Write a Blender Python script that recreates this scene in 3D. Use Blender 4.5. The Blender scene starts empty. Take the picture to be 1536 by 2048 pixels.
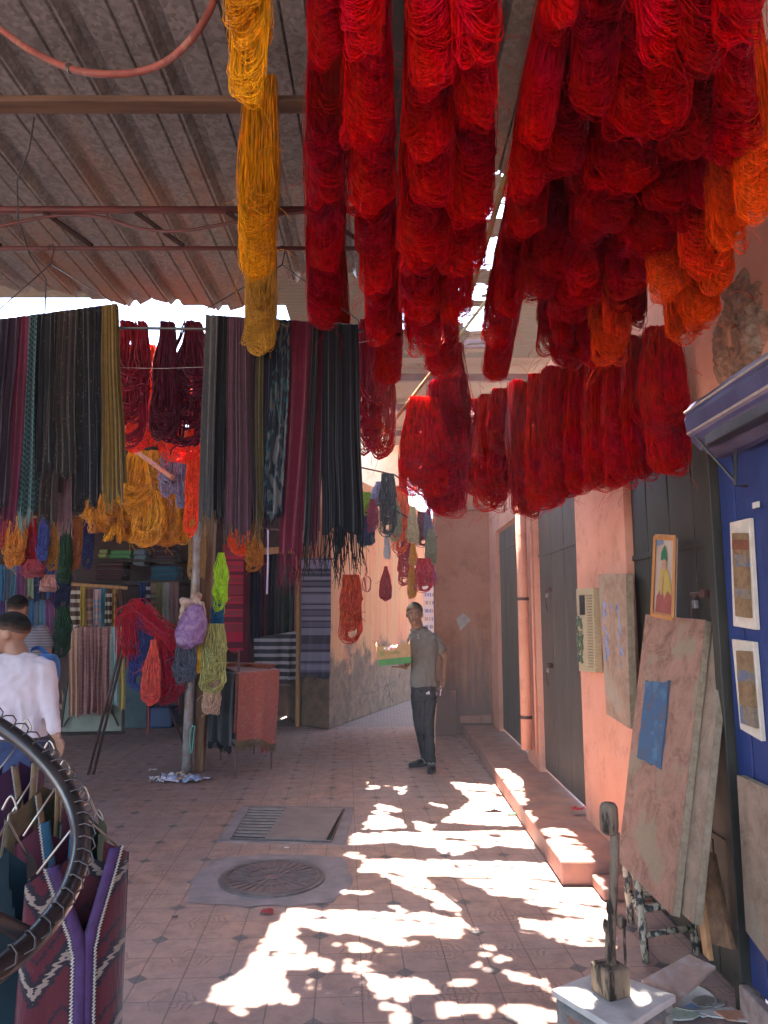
import bpy, bmesh, math, random
from mathutils import Vector, Matrix, noise
R = math.radians
sc = bpy.context.scene
col = sc.collection
# ---------------------------------------------------------------- camera, light, exposure
F, PITCH, H = 1450.0, R(8.1), 1.65            # focal length in photo pixels, upward tilt, eye height
cam_d = bpy.data.cameras.new('camera'); cam = bpy.data.objects.new('camera', cam_d); col.objects.link(cam)
cam_d.sensor_fit = 'VERTICAL'; cam_d.sensor_height = 36; cam_d.lens = F / 2048 * 36
cam_d.clip_start = .05; cam_d.clip_end = 500
cam.location = (0, 0, H); cam.rotation_euler = (R(90) + PITCH, 0, 0)
sc.camera = cam
SX, SY = 0.05, 0.30                            # horizontal way to the sun per metre of height
w = bpy.data.worlds.new('World'); sc.world = w; w.use_nodes = True
nt = w.node_tree; nt.nodes.clear()
sky = nt.nodes.new('ShaderNodeTexSky'); sky.sky_type = 'NISHITA'; sky.sun_disc = False
SUN_EL = math.atan2(1, math.hypot(SX, SY)); SUN_AZ = math.atan2(SX, SY)
sky.sun_elevation = SUN_EL; sky.sun_rotation = SUN_AZ; sky.dust_density = 2.0; sky.air_density = 1.0
bg = nt.nodes.new('ShaderNodeBackground'); bg.inputs[1].default_value = 0.10
wo = nt.nodes.new('ShaderNodeOutputWorld')
nt.links.new(sky.outputs[0], bg.inputs[0]); nt.links.new(bg.outputs[0], wo.inputs[0])
sl = bpy.data.lights.new('sun', 'SUN'); sl.energy = 5; sl.angle = R(.5); sl.color = (1, .95, .87)
sun = bpy.data.objects.new('sun', sl); col.objects.link(sun)
sun.rotation_euler = Vector((SX, SY, 1)).to_track_quat('Z', 'Y').to_euler()
sc.view_settings.view_transform = 'Standard'; sc.view_settings.look = 'None'
sc.view_settings.exposure = 3.9; sc.view_settings.gamma = 1
sc.render.resolution_x, sc.render.resolution_y = 768, 1024
try:
    sc.cycles.max_bounces = 8; sc.cycles.diffuse_bounces = 5; sc.cycles.transparent_max_bounces = 8
    sc.cycles.use_denoising = True
except Exception: pass

# ---------------------------------------------------------------- pixel -> place helpers
def ray(u, v):
    yc = -(v - 1024) / F
    return Vector(((u - 768) / F, math.cos(PITCH) - yc * math.sin(PITCH), math.sin(PITCH) + yc * math.cos(PITCH)))
CAM = Vector((0, 0, H))
def PX(u, v, y): r = ray(u, v); return CAM + r * (y / r.y)        # on the plane Y = y
def GX(u, v, z=0): r = ray(u, v); return CAM + r * ((z - H) / r.z)  # on the plane Z = z
def WX(u, v, x=1.5): r = ray(u, v); return CAM + r * (x / r.x)    # on the plane X = x
def lerp(a, b, t): return a + (b - a) * t

# ---------------------------------------------------------------- object helpers
def tag(o, label=None, cat=None, group=None, kind=None):
    if label: o['label'] = label
    if cat: o['category'] = cat
    if group: o['group'] = group
    if kind: o['kind'] = kind
    return o
def thing(name, label, cat, loc=(0, 0, 0), group=None):
    o = bpy.data.objects.new(name, None); o.empty_display_size = .1; col.objects.link(o)
    o.location = loc
    return tag(o, label, cat, group)
def structure(o): o['kind'] = 'structure'; return o

class MB:
    def __init__(s): s.v = []; s.f = []; s.m = []
    def add(s, vs, fs, mi=0):
        b = len(s.v); s.v += [tuple(p) for p in vs]; s.f += [tuple(b + i for i in f) for f in fs]; s.m += [mi] * len(fs)
    def box(s, lo, hi, mi=0, rot=None, org=None):
        x0, y0, z0 = lo; x1, y1, z1 = hi
        vs = [Vector(p) for p in ((x0,y0,z0),(x1,y0,z0),(x1,y1,z0),(x0,y1,z0),(x0,y0,z1),(x1,y0,z1),(x1,y1,z1),(x0,y1,z1))]
        if rot is not None:
            o = Vector(org) if org is not None else sum(vs, Vector()) / 8
            vs = [rot @ (p - o) + o for p in vs]
        s.add(vs, [(0,3,2,1),(4,5,6,7),(0,1,5,4),(1,2,6,5),(2,3,7,6),(3,0,4,7)], mi)
    def slab(s, a, b, c, d, t, mi=0):          # quad a b c d thickened backwards by vector t
        a, b, c, d, t = map(Vector, (a, b, c, d, t))
        s.add([a, b, c, d, a + t, b + t, c + t, d + t], [(0,1,2,3),(7,6,5,4),(0,4,5,1),(1,5,6,2),(2,6,7,3),(3,7,4,0)], mi)
    def tube(s, pts, r, n=8, mi=0, closed=False, cap=True, squash=1.0):
        pts = [Vector(p) for p in pts]; k = len(pts)
        rr = r if isinstance(r, (list, tuple)) else [r] * k
        vs = []; up = Vector((0.13, 0.21, 1)).normalized(); prev = None
        for i, p in enumerate(pts):
            if closed: t = pts[(i + 1) % k] - pts[i - 1]
            else: t = pts[min(i + 1, k - 1)] - pts[max(i - 1, 0)]
            if t.length < 1e-9: t = Vector((0, 0, 1))
            t.normalize()
            if prev is None:
                a = t.cross(up)
                if a.length < .05: a = t.cross(Vector((1, 0, 0)))
            else: a = prev - t * prev.dot(t)
            if a.length < 1e-6: a = t.cross(Vector((1, .1, 0)))
            a.normalize(); prev = a; b = t.cross(a)
            for j in range(n):
                g = 2 * math.pi * j / n
                vs.append(p + (a * math.cos(g) + b * math.sin(g) * squash) * rr[i])
        fs = []
        for i in range(k if closed else k - 1):
            for j in range(n):
                i2 = (i + 1) % k
                fs.append((i * n + j, i * n + (j + 1) % n, i2 * n + (j + 1) % n, i2 * n + j))
        if cap and not closed:
            fs.append(tuple(reversed(range(n)))); fs.append(tuple(range((k - 1) * n, k * n)))
        s.add(vs, fs, mi)
    def grid(s, fn, nu, nv, mi=0):
        vs = [fn(i / nu, j / nv) for j in range(nv + 1) for i in range(nu + 1)]
        s.add(vs, [(j*(nu+1)+i, j*(nu+1)+i+1, (j+1)*(nu+1)+i+1, (j+1)*(nu+1)+i) for j in range(nv) for i in range(nu)], mi)
    def ell(s, c, r, n=14, m=9, mi=0, rot=None):
        c = Vector(c); vs = []
        for j in range(m + 1):
            th = math.pi * j / m
            for i in range(n):
                ph = 2 * math.pi * i / n
                p = Vector((math.sin(th) * math.cos(ph) * r[0], math.sin(th) * math.sin(ph) * r[1], math.cos(th) * r[2]))
                vs.append(c + (rot @ p if rot else p))
        s.add(vs, [(j*n+i, (j+1)*n+i, (j+1)*n+(i+1)%n, j*n+(i+1)%n) for j in range(m) for i in range(n)], mi)
    def build(s, name, mats, parent=None, smooth=False, bevel=0, loc=None):
        off = Vector((0, 0, 0))
        if parent is not None: off = wloc(parent)
        elif loc is not None: off = Vector(loc)
        me = bpy.data.meshes.new(name)
        me.from_pydata([tuple(Vector(p) - off) for p in s.v], [], s.f)
        if not isinstance(mats, (list, tuple)): mats = [mats]
        for m in mats: me.materials.append(m)
        if len(mats) > 1: me.polygons.foreach_set('material_index', s.m)
        me.polygons.foreach_set('use_smooth', [smooth] * len(me.polygons)); me.update()
        o = bpy.data.objects.new(name, me); col.objects.link(o)
        if parent is not None: o.parent = parent
        elif loc is not None: o.location = off
        if bevel:
            b = o.modifiers.new('bevel', 'BEVEL'); b.width = bevel; b.segments = 2; b.limit_method = 'ANGLE'
        return o
def wloc(o):
    p = Vector(o.location)
    while o.parent: o = o.parent; p += Vector(o.location)
    return p
def copy_tree(o, parent=None):
    c = o.copy(); col.objects.link(c)
    if parent is not None: c.parent = parent
    for ch in list(o.children): copy_tree(ch, c)
    return c
def fuse(mb, name, mat, parent, voxel=.012, smooth_it=4, folds=0):
    """one continuous skin over overlapping shapes"""
    o = mb.build(name, mat, parent, smooth=True)
    m = o.modifiers.new('r', 'REMESH'); m.mode = 'VOXEL'; m.voxel_size = voxel
    m = o.modifiers.new('s', 'SMOOTH'); m.iterations = smooth_it; m.factor = .6
    dg = bpy.context.evaluated_depsgraph_get(); dg.update()
    me = bpy.data.meshes.new_from_object(o.evaluated_get(dg))
    o.modifiers.clear(); old = o.data; o.data = me; bpy.data.meshes.remove(old)
    me.polygons.foreach_set('use_smooth', [True] * len(me.polygons))
    if folds:
        for v in me.vertices:
            c = v.co; q = Vector((c.x * 9, c.y * 9, c.z * 4.5)); k = 1 - 2 * abs(noise.noise(q + Vector((0, 0, 3 * noise.noise(c * 3))))) 
            v.co = c + v.normal * folds * (k - .55 + .5 * noise.noise(c * 24))
        me.update()
    if not me.materials: me.materials.append(mat)
    return o

def smooth_pts(P, n=6):
    out = []
    for i in range(len(P) - 1):
        p0, p1, p2, p3 = P[max(i-1, 0)], P[i], P[i+1], P[min(i+2, len(P)-1)]
        for k in range(n):
            t = k / n; out.append(.5 * ((2*p1) + (p2-p0)*t + (2*p0-5*p1+4*p2-p3)*t*t + (3*p1-p0-3*p2+p3)*t*t*t))
    return out + [P[-1]]
# ---------------------------------------------------------------- materials
MATS = {}
def nodes(name, rough=.8, metal=0, spec=.4):
    m = bpy.data.materials.new(name); m.use_nodes = True; t = m.node_tree
    b = t.nodes['Principled BSDF']; b.inputs['Roughness'].default_value = rough; b.inputs['Metallic'].default_value = metal
    b.inputs['Specular IOR Level'].default_value = spec
    MATS[name] = m
    return m, t, b
def N(t, kind, **kw):
    n = t.nodes.new('ShaderNode' + kind)
    for k, v in kw.items():
        if k in n.inputs.keys(): n.inputs[k].default_value = v
        else: setattr(n, k, v)
    return n
def L(t, a, b): t.links.new(a, b)
def coord(t, scale=(1, 1, 1), src='Object'):
    if src == 'World': g = N(t, 'NewGeometry').outputs['Position']
    else: g = N(t, 'TexCoord').outputs[src]
    mp = N(t, 'Mapping'); mp.inputs['Scale'].default_value = scale; L(t, g, mp.inputs[0]); return mp.outputs[0]
def ramp(t, fac, stops, interp='LINEAR'):
    r = N(t, 'ValToRGB'); cr = r.color_ramp; cr.interpolation = interp
    while len(cr.elements) > 1: cr.elements.remove(cr.elements[-1])
    for i, (p, c) in enumerate(stops):
        e = cr.elements[0] if i == 0 else cr.elements.new(p)
        e.position = p; e.color = (*c, 1) if len(c) == 3 else c
    L(t, fac, r.inputs[0]); return r.outputs[0]
def mixc(t, fac, a, b, mode='MIX'):
    m = N(t, 'Mix', data_type='RGBA', blend_type=mode)
    for k, x in ((0, fac), (6, a), (7, b)):
        if hasattr(x, 'is_output'): L(t, x, m.inputs[k])
        else: m.inputs[k].default_value = (*x, 1) if isinstance(x, tuple) and len(x) == 3 else x
    return m.outputs[2]
def mth(t, op, a, b=None, c=None):
    m = N(t, 'Math', operation=op)
    for k, x in enumerate((a, b, c)):
        if x is None: continue
        if hasattr(x, 'is_output'): L(t, x, m.inputs[k])
        else: m.inputs[k].default_value = x
    return m.outputs[0]
def bump(t, b, h, strength=.3, dist=.01):
    n = N(t, 'Bump', Strength=strength, Distance=dist); L(t, h, n.inputs['Height']); L(t, n.outputs[0], b.inputs['Normal'])
def fnoise(t, co, scale=5, detail=6, rough=.6, dist=0):
    n = N(t, 'TexNoise', Scale=scale, Detail=detail, Roughness=rough, Distortion=dist); L(t, co, n.inputs['Vector']); return n.outputs[0]
def mk(name, c1, c2=None, rough=.8, scale=6, metal=0, spec=.4, bmp=.2, stretch=(1, 1, 1), c3=None, src='World', lo=.35, hi=.65, trans=0):
    if name in MATS: return MATS[name]
    m, t, b = nodes(name, rough, metal, spec)
    co = coord(t, stretch, src)
    f = fnoise(t, co, scale)
    c2 = c2 or tuple(x * .7 for x in c1)
    out = ramp(t, f, [(lo, c2), (hi, c1)])
    if c3:
        f3 = fnoise(t, co, scale * .31, 5, .7); out = mixc(t, ramp(t, f3, [(.52, (0,0,0)), (.66, (1,1,1))]), out, c3)
    L(t, out, b.inputs['Base Color'])
    if bmp: bump(t, b, fnoise(t, co, scale * 6, 4), bmp, .004)
    if trans: add_trans(t, b, out, trans)
    return m
def add_trans(t, b, colour, amt):
    tr = N(t, 'BsdfTranslucent'); L(t, colour, tr.inputs[0])
    mx = N(t, 'MixShader'); mx.inputs[0].default_value = amt
    L(t, b.outputs[0], mx.inputs[1]); L(t, tr.outputs[0], mx.inputs[2])
    L(t, mx.outputs[0], t.nodes['Material Output'].inputs[0])
def yarn_mat(name, rough, trans, spec=.5, sheen=0.0):
    m, t, b = nodes(name, rough, 0, spec)
    oi = N(t, 'ObjectInfo')
    f = fnoise(t, coord(t, (1, 1, .12)), 120, 2, .5)
    c = mixc(t, ramp(t, f, [(.3, (0,0,0)), (.7, (1,1,1))]), oi.outputs['Color'], (1, 1, 1), 'MIX')
    dark = N(t, 'HueSaturation'); L(t, oi.outputs['Color'], dark.inputs['Color'])
    L(t, mth(t, 'MAXIMUM', mth(t, 'MULTIPLY_ADD', f, 2.6, -.32), .25), dark.inputs['Value'])
    L(t, mth(t, 'MULTIPLY_ADD', fnoise(t, coord(t, (1, 1, .5)), 9, 2, .5), .03, .485), dark.inputs['Hue'])
    c = dark.outputs[0]
    L(t, c, b.inputs['Base Color']); L(t, oi.outputs['Color'], b.inputs['Specular Tint'])
    if sheen: b.inputs['Sheen Weight'].default_value = sheen
    add_trans(t, b, c, trans)
    return m
SILK = yarn_mat('silk_yarn', .30, .42, .8)
WOOL = yarn_mat('wool_yarn', .85, .25, .2, .2)
def objcol(o, c):
    o.color = (*c, 1); return o
# ================================================================ MATERIALS OF THE SETTING
def plaster(name, base, pale, grime, zlow=1.0, rough=.9):
    m, t, b = nodes(name, rough, 0, .2)
    co = coord(t, (1, 1, 1), 'World'); f = fnoise(t, co, 1.7, 8, .65)
    c = ramp(t, f, [(.35, base), (.6, pale)])
    # vertical run stains and scuffs near the ground
    f2 = fnoise(t, coord(t, (5, 5, .5), 'World'), 2.2, 6, .7)
    sep = N(t, 'SeparateXYZ'); L(t, N(t, 'NewGeometry').outputs['Position'], sep.inputs[0])
    low = mth(t, 'SUBTRACT', zlow, sep.outputs[2])
    k = mth(t, 'ADD', mth(t, 'MULTIPLY', low, .55), mth(t, 'MULTIPLY', mth(t, 'SUBTRACT', f2, .42), 1.6))
    k = ramp(t, k, [(.0, (0,0,0)), (.5, (1,1,1))])
    c = mixc(t, mth(t, 'MULTIPLY', k, .8), c, grime)
    f3 = fnoise(t, co, 3.3, 9, .75)
    c = mixc(t, ramp(t, f3, [(.53, (0,0,0)), (.6, (.35,.35,.35)), (.72, (.6,.6,.6))]), c, tuple(x * .6 for x in base))
    L(t, c, b.inputs['Base Color'])
    bump(t, b, mth(t, 'ADD', fnoise(t, co, 3, 8, .7), mth(t, 'MULTIPLY', fnoise(t, co, 40, 4), .3)), .5, .03)
    return m
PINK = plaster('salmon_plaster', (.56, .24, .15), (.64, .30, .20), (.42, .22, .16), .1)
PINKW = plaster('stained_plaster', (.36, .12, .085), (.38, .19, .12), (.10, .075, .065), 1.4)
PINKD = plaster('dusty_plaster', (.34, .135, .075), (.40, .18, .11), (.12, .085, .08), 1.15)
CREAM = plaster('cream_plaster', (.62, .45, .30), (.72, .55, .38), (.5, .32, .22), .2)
GAP = mk('dark_gap', (.015, .013, .012), bmp=0)
def wood(name, a, b_, scale=3, rough=.7, axis=2):
    st = [9, 9, 9]; st[axis] = .7
    return mk(name, a, b_, rough, scale, 0, .3, .35, tuple(st), src='Object')
def stained():
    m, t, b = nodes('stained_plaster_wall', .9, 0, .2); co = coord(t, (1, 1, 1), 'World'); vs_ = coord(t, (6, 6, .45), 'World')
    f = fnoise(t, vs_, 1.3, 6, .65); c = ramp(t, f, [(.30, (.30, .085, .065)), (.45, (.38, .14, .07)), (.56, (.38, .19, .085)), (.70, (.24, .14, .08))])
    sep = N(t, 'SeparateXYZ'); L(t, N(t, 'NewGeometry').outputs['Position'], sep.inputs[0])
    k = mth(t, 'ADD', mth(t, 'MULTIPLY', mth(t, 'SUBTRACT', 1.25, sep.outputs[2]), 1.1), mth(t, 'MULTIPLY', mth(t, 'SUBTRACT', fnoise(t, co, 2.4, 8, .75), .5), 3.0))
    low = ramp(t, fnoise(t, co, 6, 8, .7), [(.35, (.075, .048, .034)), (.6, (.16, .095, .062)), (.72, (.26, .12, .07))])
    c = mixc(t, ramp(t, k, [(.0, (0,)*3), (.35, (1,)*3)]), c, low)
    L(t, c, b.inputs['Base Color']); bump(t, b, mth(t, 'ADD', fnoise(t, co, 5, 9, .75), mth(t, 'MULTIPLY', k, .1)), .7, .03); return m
PINKW = stained()
BROWN = wood('brown_wood', (.22, .11, .055), (.10, .05, .025))
PALEW = wood('pale_wood', (.42, .22, .09), (.28, .13, .05))
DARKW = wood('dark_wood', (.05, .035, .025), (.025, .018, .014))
BAMBOO = wood('bamboo', (.42, .25, .09), (.25, .13, .05), 2, .5, 1)
BLACKM = mk('black_metal', (.02, .02, .02), (.05, .035, .03), .35, 12, .3, .6, .1)
RUSTM = mk('rusty_metal', (.10, .045, .035), (.04, .022, .02), .6, 9, .2, .4, .2)
MAROONM = mk('maroon_paint', (.12, .03, .025), (.06, .02, .02), .5, 9, 0, .5, .1)
STEEL = mk('dull_steel', (.30, .28, .27), (.19, .17, .16), .5, 20, .7, .5, .1)
WIRE = mk('pale_wire', (.5, .47, .42), (.3, .26, .2), .4, 20, .8, .5, 0)
def door_paint(name, a, b_, c):
    m, t, b = nodes(name, .55, 0, .4)
    co = coord(t, (1, 1, .25), 'World'); f = fnoise(t, co, 7, 8, .7)
    cc = ramp(t, f, [(.3, b_), (.62, a)])
    f2 = fnoise(t, coord(t, (9, 9, .9), 'World'), 3, 8, .8)
    cc = mixc(t, ramp(t, f2, [(.64, (0,0,0)), (.74, (.75,.75,.75))]), cc, c)
    L(t, cc, b.inputs['Base Color']); bump(t, b, f2, .25, .006); return m
GREEND = door_paint('green_door_paint', (.078, .066, .052), (.040, .038, .033), (.17, .145, .115))
OLIVED = door_paint('olive_door_paint', (.042, .036, .024), (.018, .017, .013), (.15, .115, .07))
BLUED = door_paint('blue_paint', (.022, .04, .15), (.014, .025, .09), (.09, .12, .22))

# tiled floor
def floor_mat():
    m, t, b = nodes('terracotta_tiles', .5, 0, .4)
    pos = N(t, 'NewGeometry').outputs['Position']
    mp = N(t, 'Mapping'); L(t, pos, mp.inputs[0]); mp.inputs['Location'].default_value = (.12, .05, 0); mp.inputs['Rotation'].default_value = (0, 0, R(-3))
    sp = N(t, 'SeparateXYZ'); L(t, mp.outputs[0], sp.inputs[0])
    T = .41
    def cell(o, size, off=0):
        k = mth(t, 'ADD', mth(t, 'DIVIDE', o, size), off)
        return mth(t, 'MULTIPLY', mth(t, 'ABSOLUTE', mth(t, 'SUBTRACT', mth(t, 'FRACT', k), .5)), size)   # .5*size at the line
    gx, gy = cell(sp.outputs[0], T), cell(sp.outputs[1], T)
    hx, hy = cell(sp.outputs[0], T, .5), cell(sp.outputs[1], T, .5)
    dx, dy = mth(t, 'SUBTRACT', T / 2, gx), mth(t, 'SUBTRACT', T / 2, gy)       # distance to grid lines
    line = mth(t, 'MINIMUM', dx, dy)
    l2 = mth(t, 'MINIMUM', gx, gy)
    line = mth(t, 'MINIMUM', line, l2)
    diam = mth(t, 'ADD', dx, dy)
    diamd = mth(t, 'ABSOLUTE', mth(t, 'SUBTRACT', diam, .045))
    line = mth(t, 'MINIMUM', line, diamd)
    n1 = fnoise(t, pos, 1.1, 7, .65); n2 = fnoise(t, pos, 9, 7, .7); n3 = fnoise(t, pos, 60, 3)
    br = N(t, 'TexWhiteNoise', noise_dimensions='3D')
    fl = N(t, 'VectorMath', operation='FLOOR'); sv = N(t, 'VectorMath', operation='SCALE'); sv.inputs[3].default_value = 2 / T
    L(t, mp.outputs[0], sv.inputs[0]); L(t, sv.outputs[0], fl.inputs[0]); L(t, fl.outputs[0], br.inputs[0])
    base = ramp(t, n2, [(.3, (.18, .105, .085)), (.5, (.33, .19, .145)), (.7, (.44, .235, .16))])
    base = mixc(t, ramp(t, br.outputs[0], [(.0, (.0,)*3), (1, (.35,)*3)]), base, (.25, .165, .145))
    base = mixc(t, ramp(t, n1, [(.42, (0,)*3), (.62, (.75,)*3)]), base, (.26, .19, .175))
    base = mixc(t, mth(t, 'MULTIPLY', mth(t, 'LESS_THAN', diam, .043), .85), base, (.09, .085, .085))
    # faded arabesque on the tile corners between the diamonds
    rr = mth(t, 'SQRT', mth(t, 'ADD', mth(t, 'MULTIPLY', gx, gx), mth(t, 'MULTIPLY', gy, gy)))
    an = mth(t, 'ARCTAN2', gy, gx)
    fig = mth(t, 'SINE', mth(t, 'ADD', mth(t, 'MULTIPLY', rr, 190), mth(t, 'MULTIPLY', mth(t, 'SINE', mth(t, 'MULTIPLY', an, 4)), 2.6)))
    msk = mth(t, 'MULTIPLY', mth(t, 'GREATER_THAN', fig, .35), mth(t, 'LESS_THAN', rr, .105))
    msk = mth(t, 'MULTIPLY', msk, mth(t, 'GREATER_THAN', n2, .5))
    base = mixc(t, mth(t, 'MULTIPLY', msk, .45), base, (.07, .045, .045))
    gr = ramp(t, line, [(.0015, (1,)*3), (.004, (0,)*3)])
    base = mixc(t, mth(t, 'MULTIPLY', gr, .85), base, (.06, .042, .04))
    dirt = fnoise(t, pos, 2.6, 9, .78); base = mixc(t, ramp(t, dirt, [(.52, (0,)*3), (.70, (.5,)*3)]), base, (.16, .11, .10))
    L(t, base, b.inputs['Base Color'])
    L(t, ramp(t, n2, [(.3, (.65,)*3), (.7, (.42,)*3)]), b.inputs['Roughness'])
    h = mth(t, 'ADD', mth(t, 'MULTIPLY', gr, -.8), mth(t, 'ADD', mth(t, 'MULTIPLY', n3, .25), mth(t, 'MULTIPLY', n2, .3)))
    bump(t, b, h, .35, .006)
    return m
FLOOR = floor_mat()
def brick_mat():
    m, t, b = nodes('alley_pavers', .8, 0, .3)
    br = N(t, 'TexBrick', Scale=4.5); L(t, coord(t, (1, 1, 1), 'World'), br.inputs['Vector'])
    br.inputs['Color1'].default_value = (.30, .22, .18, 1); br.inputs['Color2'].default_value = (.22, .17, .15, 1); br.inputs['Mortar'].default_value = (.10, .08, .07, 1)
    br.inputs['Mortar Size'].default_value = .02
    L(t, br.outputs[0], b.inputs['Base Color']); bump(t, b, br.outputs['Fac'], -.3, .01); return m
PAVER = brick_mat()
STEP = mk('worn_step_tiles', (.34, .15, .10), (.20, .10, .08), .65, 5, bmp=.4, c3=(.26, .17, .14))
EARTH = mk('dusty_ground', (.16, .10, .08), (.11, .07, .06), .9, 2)

# ================================================================ GROUND
b = MB(); b.add([(-60, -40, -.012), (60, -40, -.012), (60, 90, -.012), (-60, 90, -.012)], [(0, 1, 2, 3)])
structure(b.build('ground', EARTH))
b = MB(); b.add([(-7, -1, 0), (3, -1, 0), (3, 11.2, 0), (-7, 11.2, 0)], [(0, 1, 2, 3)]); structure(b.build('tiled_pavement', FLOOR))
b = MB(); b.add([(-6, 11.2, 0), (6, 11.2, 0), (6, 40, 0), (-6, 40, 0)], [(0, 1, 2, 3)]); structure(b.build('alley_paving', PAVER))
# raised step along the right-hand doors
b = MB()
b.box((1.10, 4.75, .0), (1.60, 10.4, .14)); b.box((1.28, 4.50, 0), (1.60, 4.747, .07))
structure(b.build('pavement_step', STEP, bevel=.012))

# ================================================================ RIGHT WALL
WXX = 1.52
wall = thing('wall', 'salmon plaster wall with doorways running along the right of the lane', 'wall', (WXX, 6, 0))
b = MB()
def wy(y0, y1, z0, z1): b.box((WXX, y0, z0), (WXX + .35, y1, z1))
ZT = 3.95
wy(-1.0, 2.2, 0, 3.42); wy(2.2, 3.30, 2.62, 3.42)           # over the blue door
wy(3.30, 4.55, 2.60, ZT)                                 # over the dark doors
wy(4.55, 5.72, 0, ZT)                                    # pier
wy(5.72, 7.35, 3.02, ZT)
wy(7.35, 7.95, 0, ZT)
wy(7.95, 9.85, 2.78, ZT)
wy(9.85, 10.45, 0, ZT)
b.build('plaster_face', PINK, wall)
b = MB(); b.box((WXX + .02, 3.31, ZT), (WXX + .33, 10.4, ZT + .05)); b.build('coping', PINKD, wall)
# broken plaster around an old bracket
b = MB(); c = WX(1478, 670, WXX)
def crumble(u, v):
    y, z = (u - .5) * .62, (v - .5) * .62; r_ = math.hypot(y * 1.1, z) / .27 + .35 * noise.noise(Vector((y * 9, z * 9, 1)))
    k = max(0, 1 - abs(r_ - .55) * 2.2); h = .0035 if r_ < .95 else -.004
    return c + Vector((-(h + k * .022 * (1 + 1.6 * noise.noise(Vector((y * 26, z * 26, 3)))) + (.012 * abs(noise.noise(Vector((y * 50, z * 50, 5)))) if r_ < .95 else 0)), y, z))
b.grid(crumble, 60, 60)
b.build('broken_plaster', mk('crumbling_render', (.34, .17, .10), (.12, .075, .05), .95, 14, bmp=.9, c3=(.30, .24, .18)), wall)
b = MB(); q = c + Vector((0, .02, .05)); b.tube(smooth_pts([q, q + Vector((-.05, -.04, -.03)), q + Vector((-.06, -.06, -.12))]), .010, 8); b.build('bracket', PINKD, wall)
# dusty return wall (corner) facing the camera at the end of the doors
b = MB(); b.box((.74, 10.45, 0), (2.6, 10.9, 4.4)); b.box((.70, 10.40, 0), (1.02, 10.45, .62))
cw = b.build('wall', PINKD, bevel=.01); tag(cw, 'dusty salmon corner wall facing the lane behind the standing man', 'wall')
b = MB(); b.box((1.06, 10.36, .17), (1.5, 10.45, .27)); b.box((.93, 10.38, 3.16), (1.45, 10.45, 3.2))
l_ = b.build('ledge', STEP, cw, bevel=.004)
b = MB(); b.slab(PX(912, 1238, 10.43), PX(927, 1226, 10.43), PX(942, 1240, 10.43), PX(921, 1262, 10.43), (0, .015, 0)); b.build('torn_paper', mk('grey_paper', (.42, .33, .28), (.3, .22, .2), .9, 20), cw)

# ---- alley wall on the left, set off by its corner
b = MB()
pts = [(-1.30, 11.3), (-.80, 10.85), (.55, 14.7), (1.6, 18.5), (1.2, 19), (-1.6, 12.2)]
n = len(pts); Z1 = 3.9
NS = 1
b.add([(x, y, 0) for x, y in pts] + [(x, y, Z1) for x, y in pts], [(i, (i+1) % n, n+(i+1) % n, n+i) for i in range(n)] + [tuple(range(n-1, -1, -1)), tuple(range(n, 2*n))])
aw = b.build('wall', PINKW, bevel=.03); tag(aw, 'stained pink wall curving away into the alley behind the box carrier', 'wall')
b = MB()   # cracks
rnd = random.Random(8)
for (u0, v0, u1, v1) in ((700, 1398, 770, 1375), (770, 1375, 800, 1352), (768, 1370, 790, 1405)):
    pp = []
    for i in range(9):
        t = i / 8; u = lerp(u0, u1, t) + rnd.uniform(-3, 3); v = lerp(v0, v1, t) + rnd.uniform(-5, 5)
        # alley face line from (-.8,10.85) to (.55,14.7)
        r = ray(u, v); dx, dy = 1.35, 3.85
        k = (-.8 * dy - 10.85 * dx) / (r.x * dy - r.y * dx)
        p = CAM + r * k; pp.append(p + Vector((-.0, -.003, 0)))
    b.tube(pp, .007, 4)
b.build('crack', mk('crack_shadow_fill', (.06, .04, .035), bmp=0), aw)
b = MB(); b.box((.3, 19, 0), (7, 19.3, 4.2)); fw = b.build('wall', CREAM); tag(fw, 'pale sunlit wall at the far end of the alley', 'wall')
# painted marks on a board hanging in the alley
b = MB(); P = [PX(846, 1172, 13.2), PX(876, 1172, 13.2), PX(876, 1288, 13.2), PX(846, 1288, 13.2)]
b.slab(P[3], P[2], P[1], P[0], (0, .02, 0))
sp = thing('price_sheet', 'pale sheet printed with rows of faded blue and pink marks in the alley', 'sign', P[3])
b.build('sheet', mk('sheet_paper', (.75, .6, .55), (.65, .5, .45), .8, 3, bmp=0), sp)
b = MB(); rnd = random.Random(5)
for r_ in range(6):
    for k in range(5):
        u = 850 + k * 4.6 + rnd.uniform(-1, 1); v = 1186 + r_ * 16
        a = PX(u, v, 13.19); b.slab(PX(u, v + 7, 13.195), PX(u + 2.6, v + 7, 13.195), PX(u + 2.6, v, 13.195), PX(u, v, 13.195), (0, .003, 0), (r_ + k // 3) % 2)
b.build('marks', [mk('faded_blue_ink', (.30, .26, .45), bmp=0), mk('faded_ochre_ink', (.6, .35, .2), bmp=0)], sp)

# ---- upper storey behind: sunlit block far over the alley
b = MB(); b.box((-3.5, 15.5, 3.905), (.4, 19, 7.5)); o = b.build('house', CREAM); tag(o, 'cream upper storey catching the sun above the alley', 'building')

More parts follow.
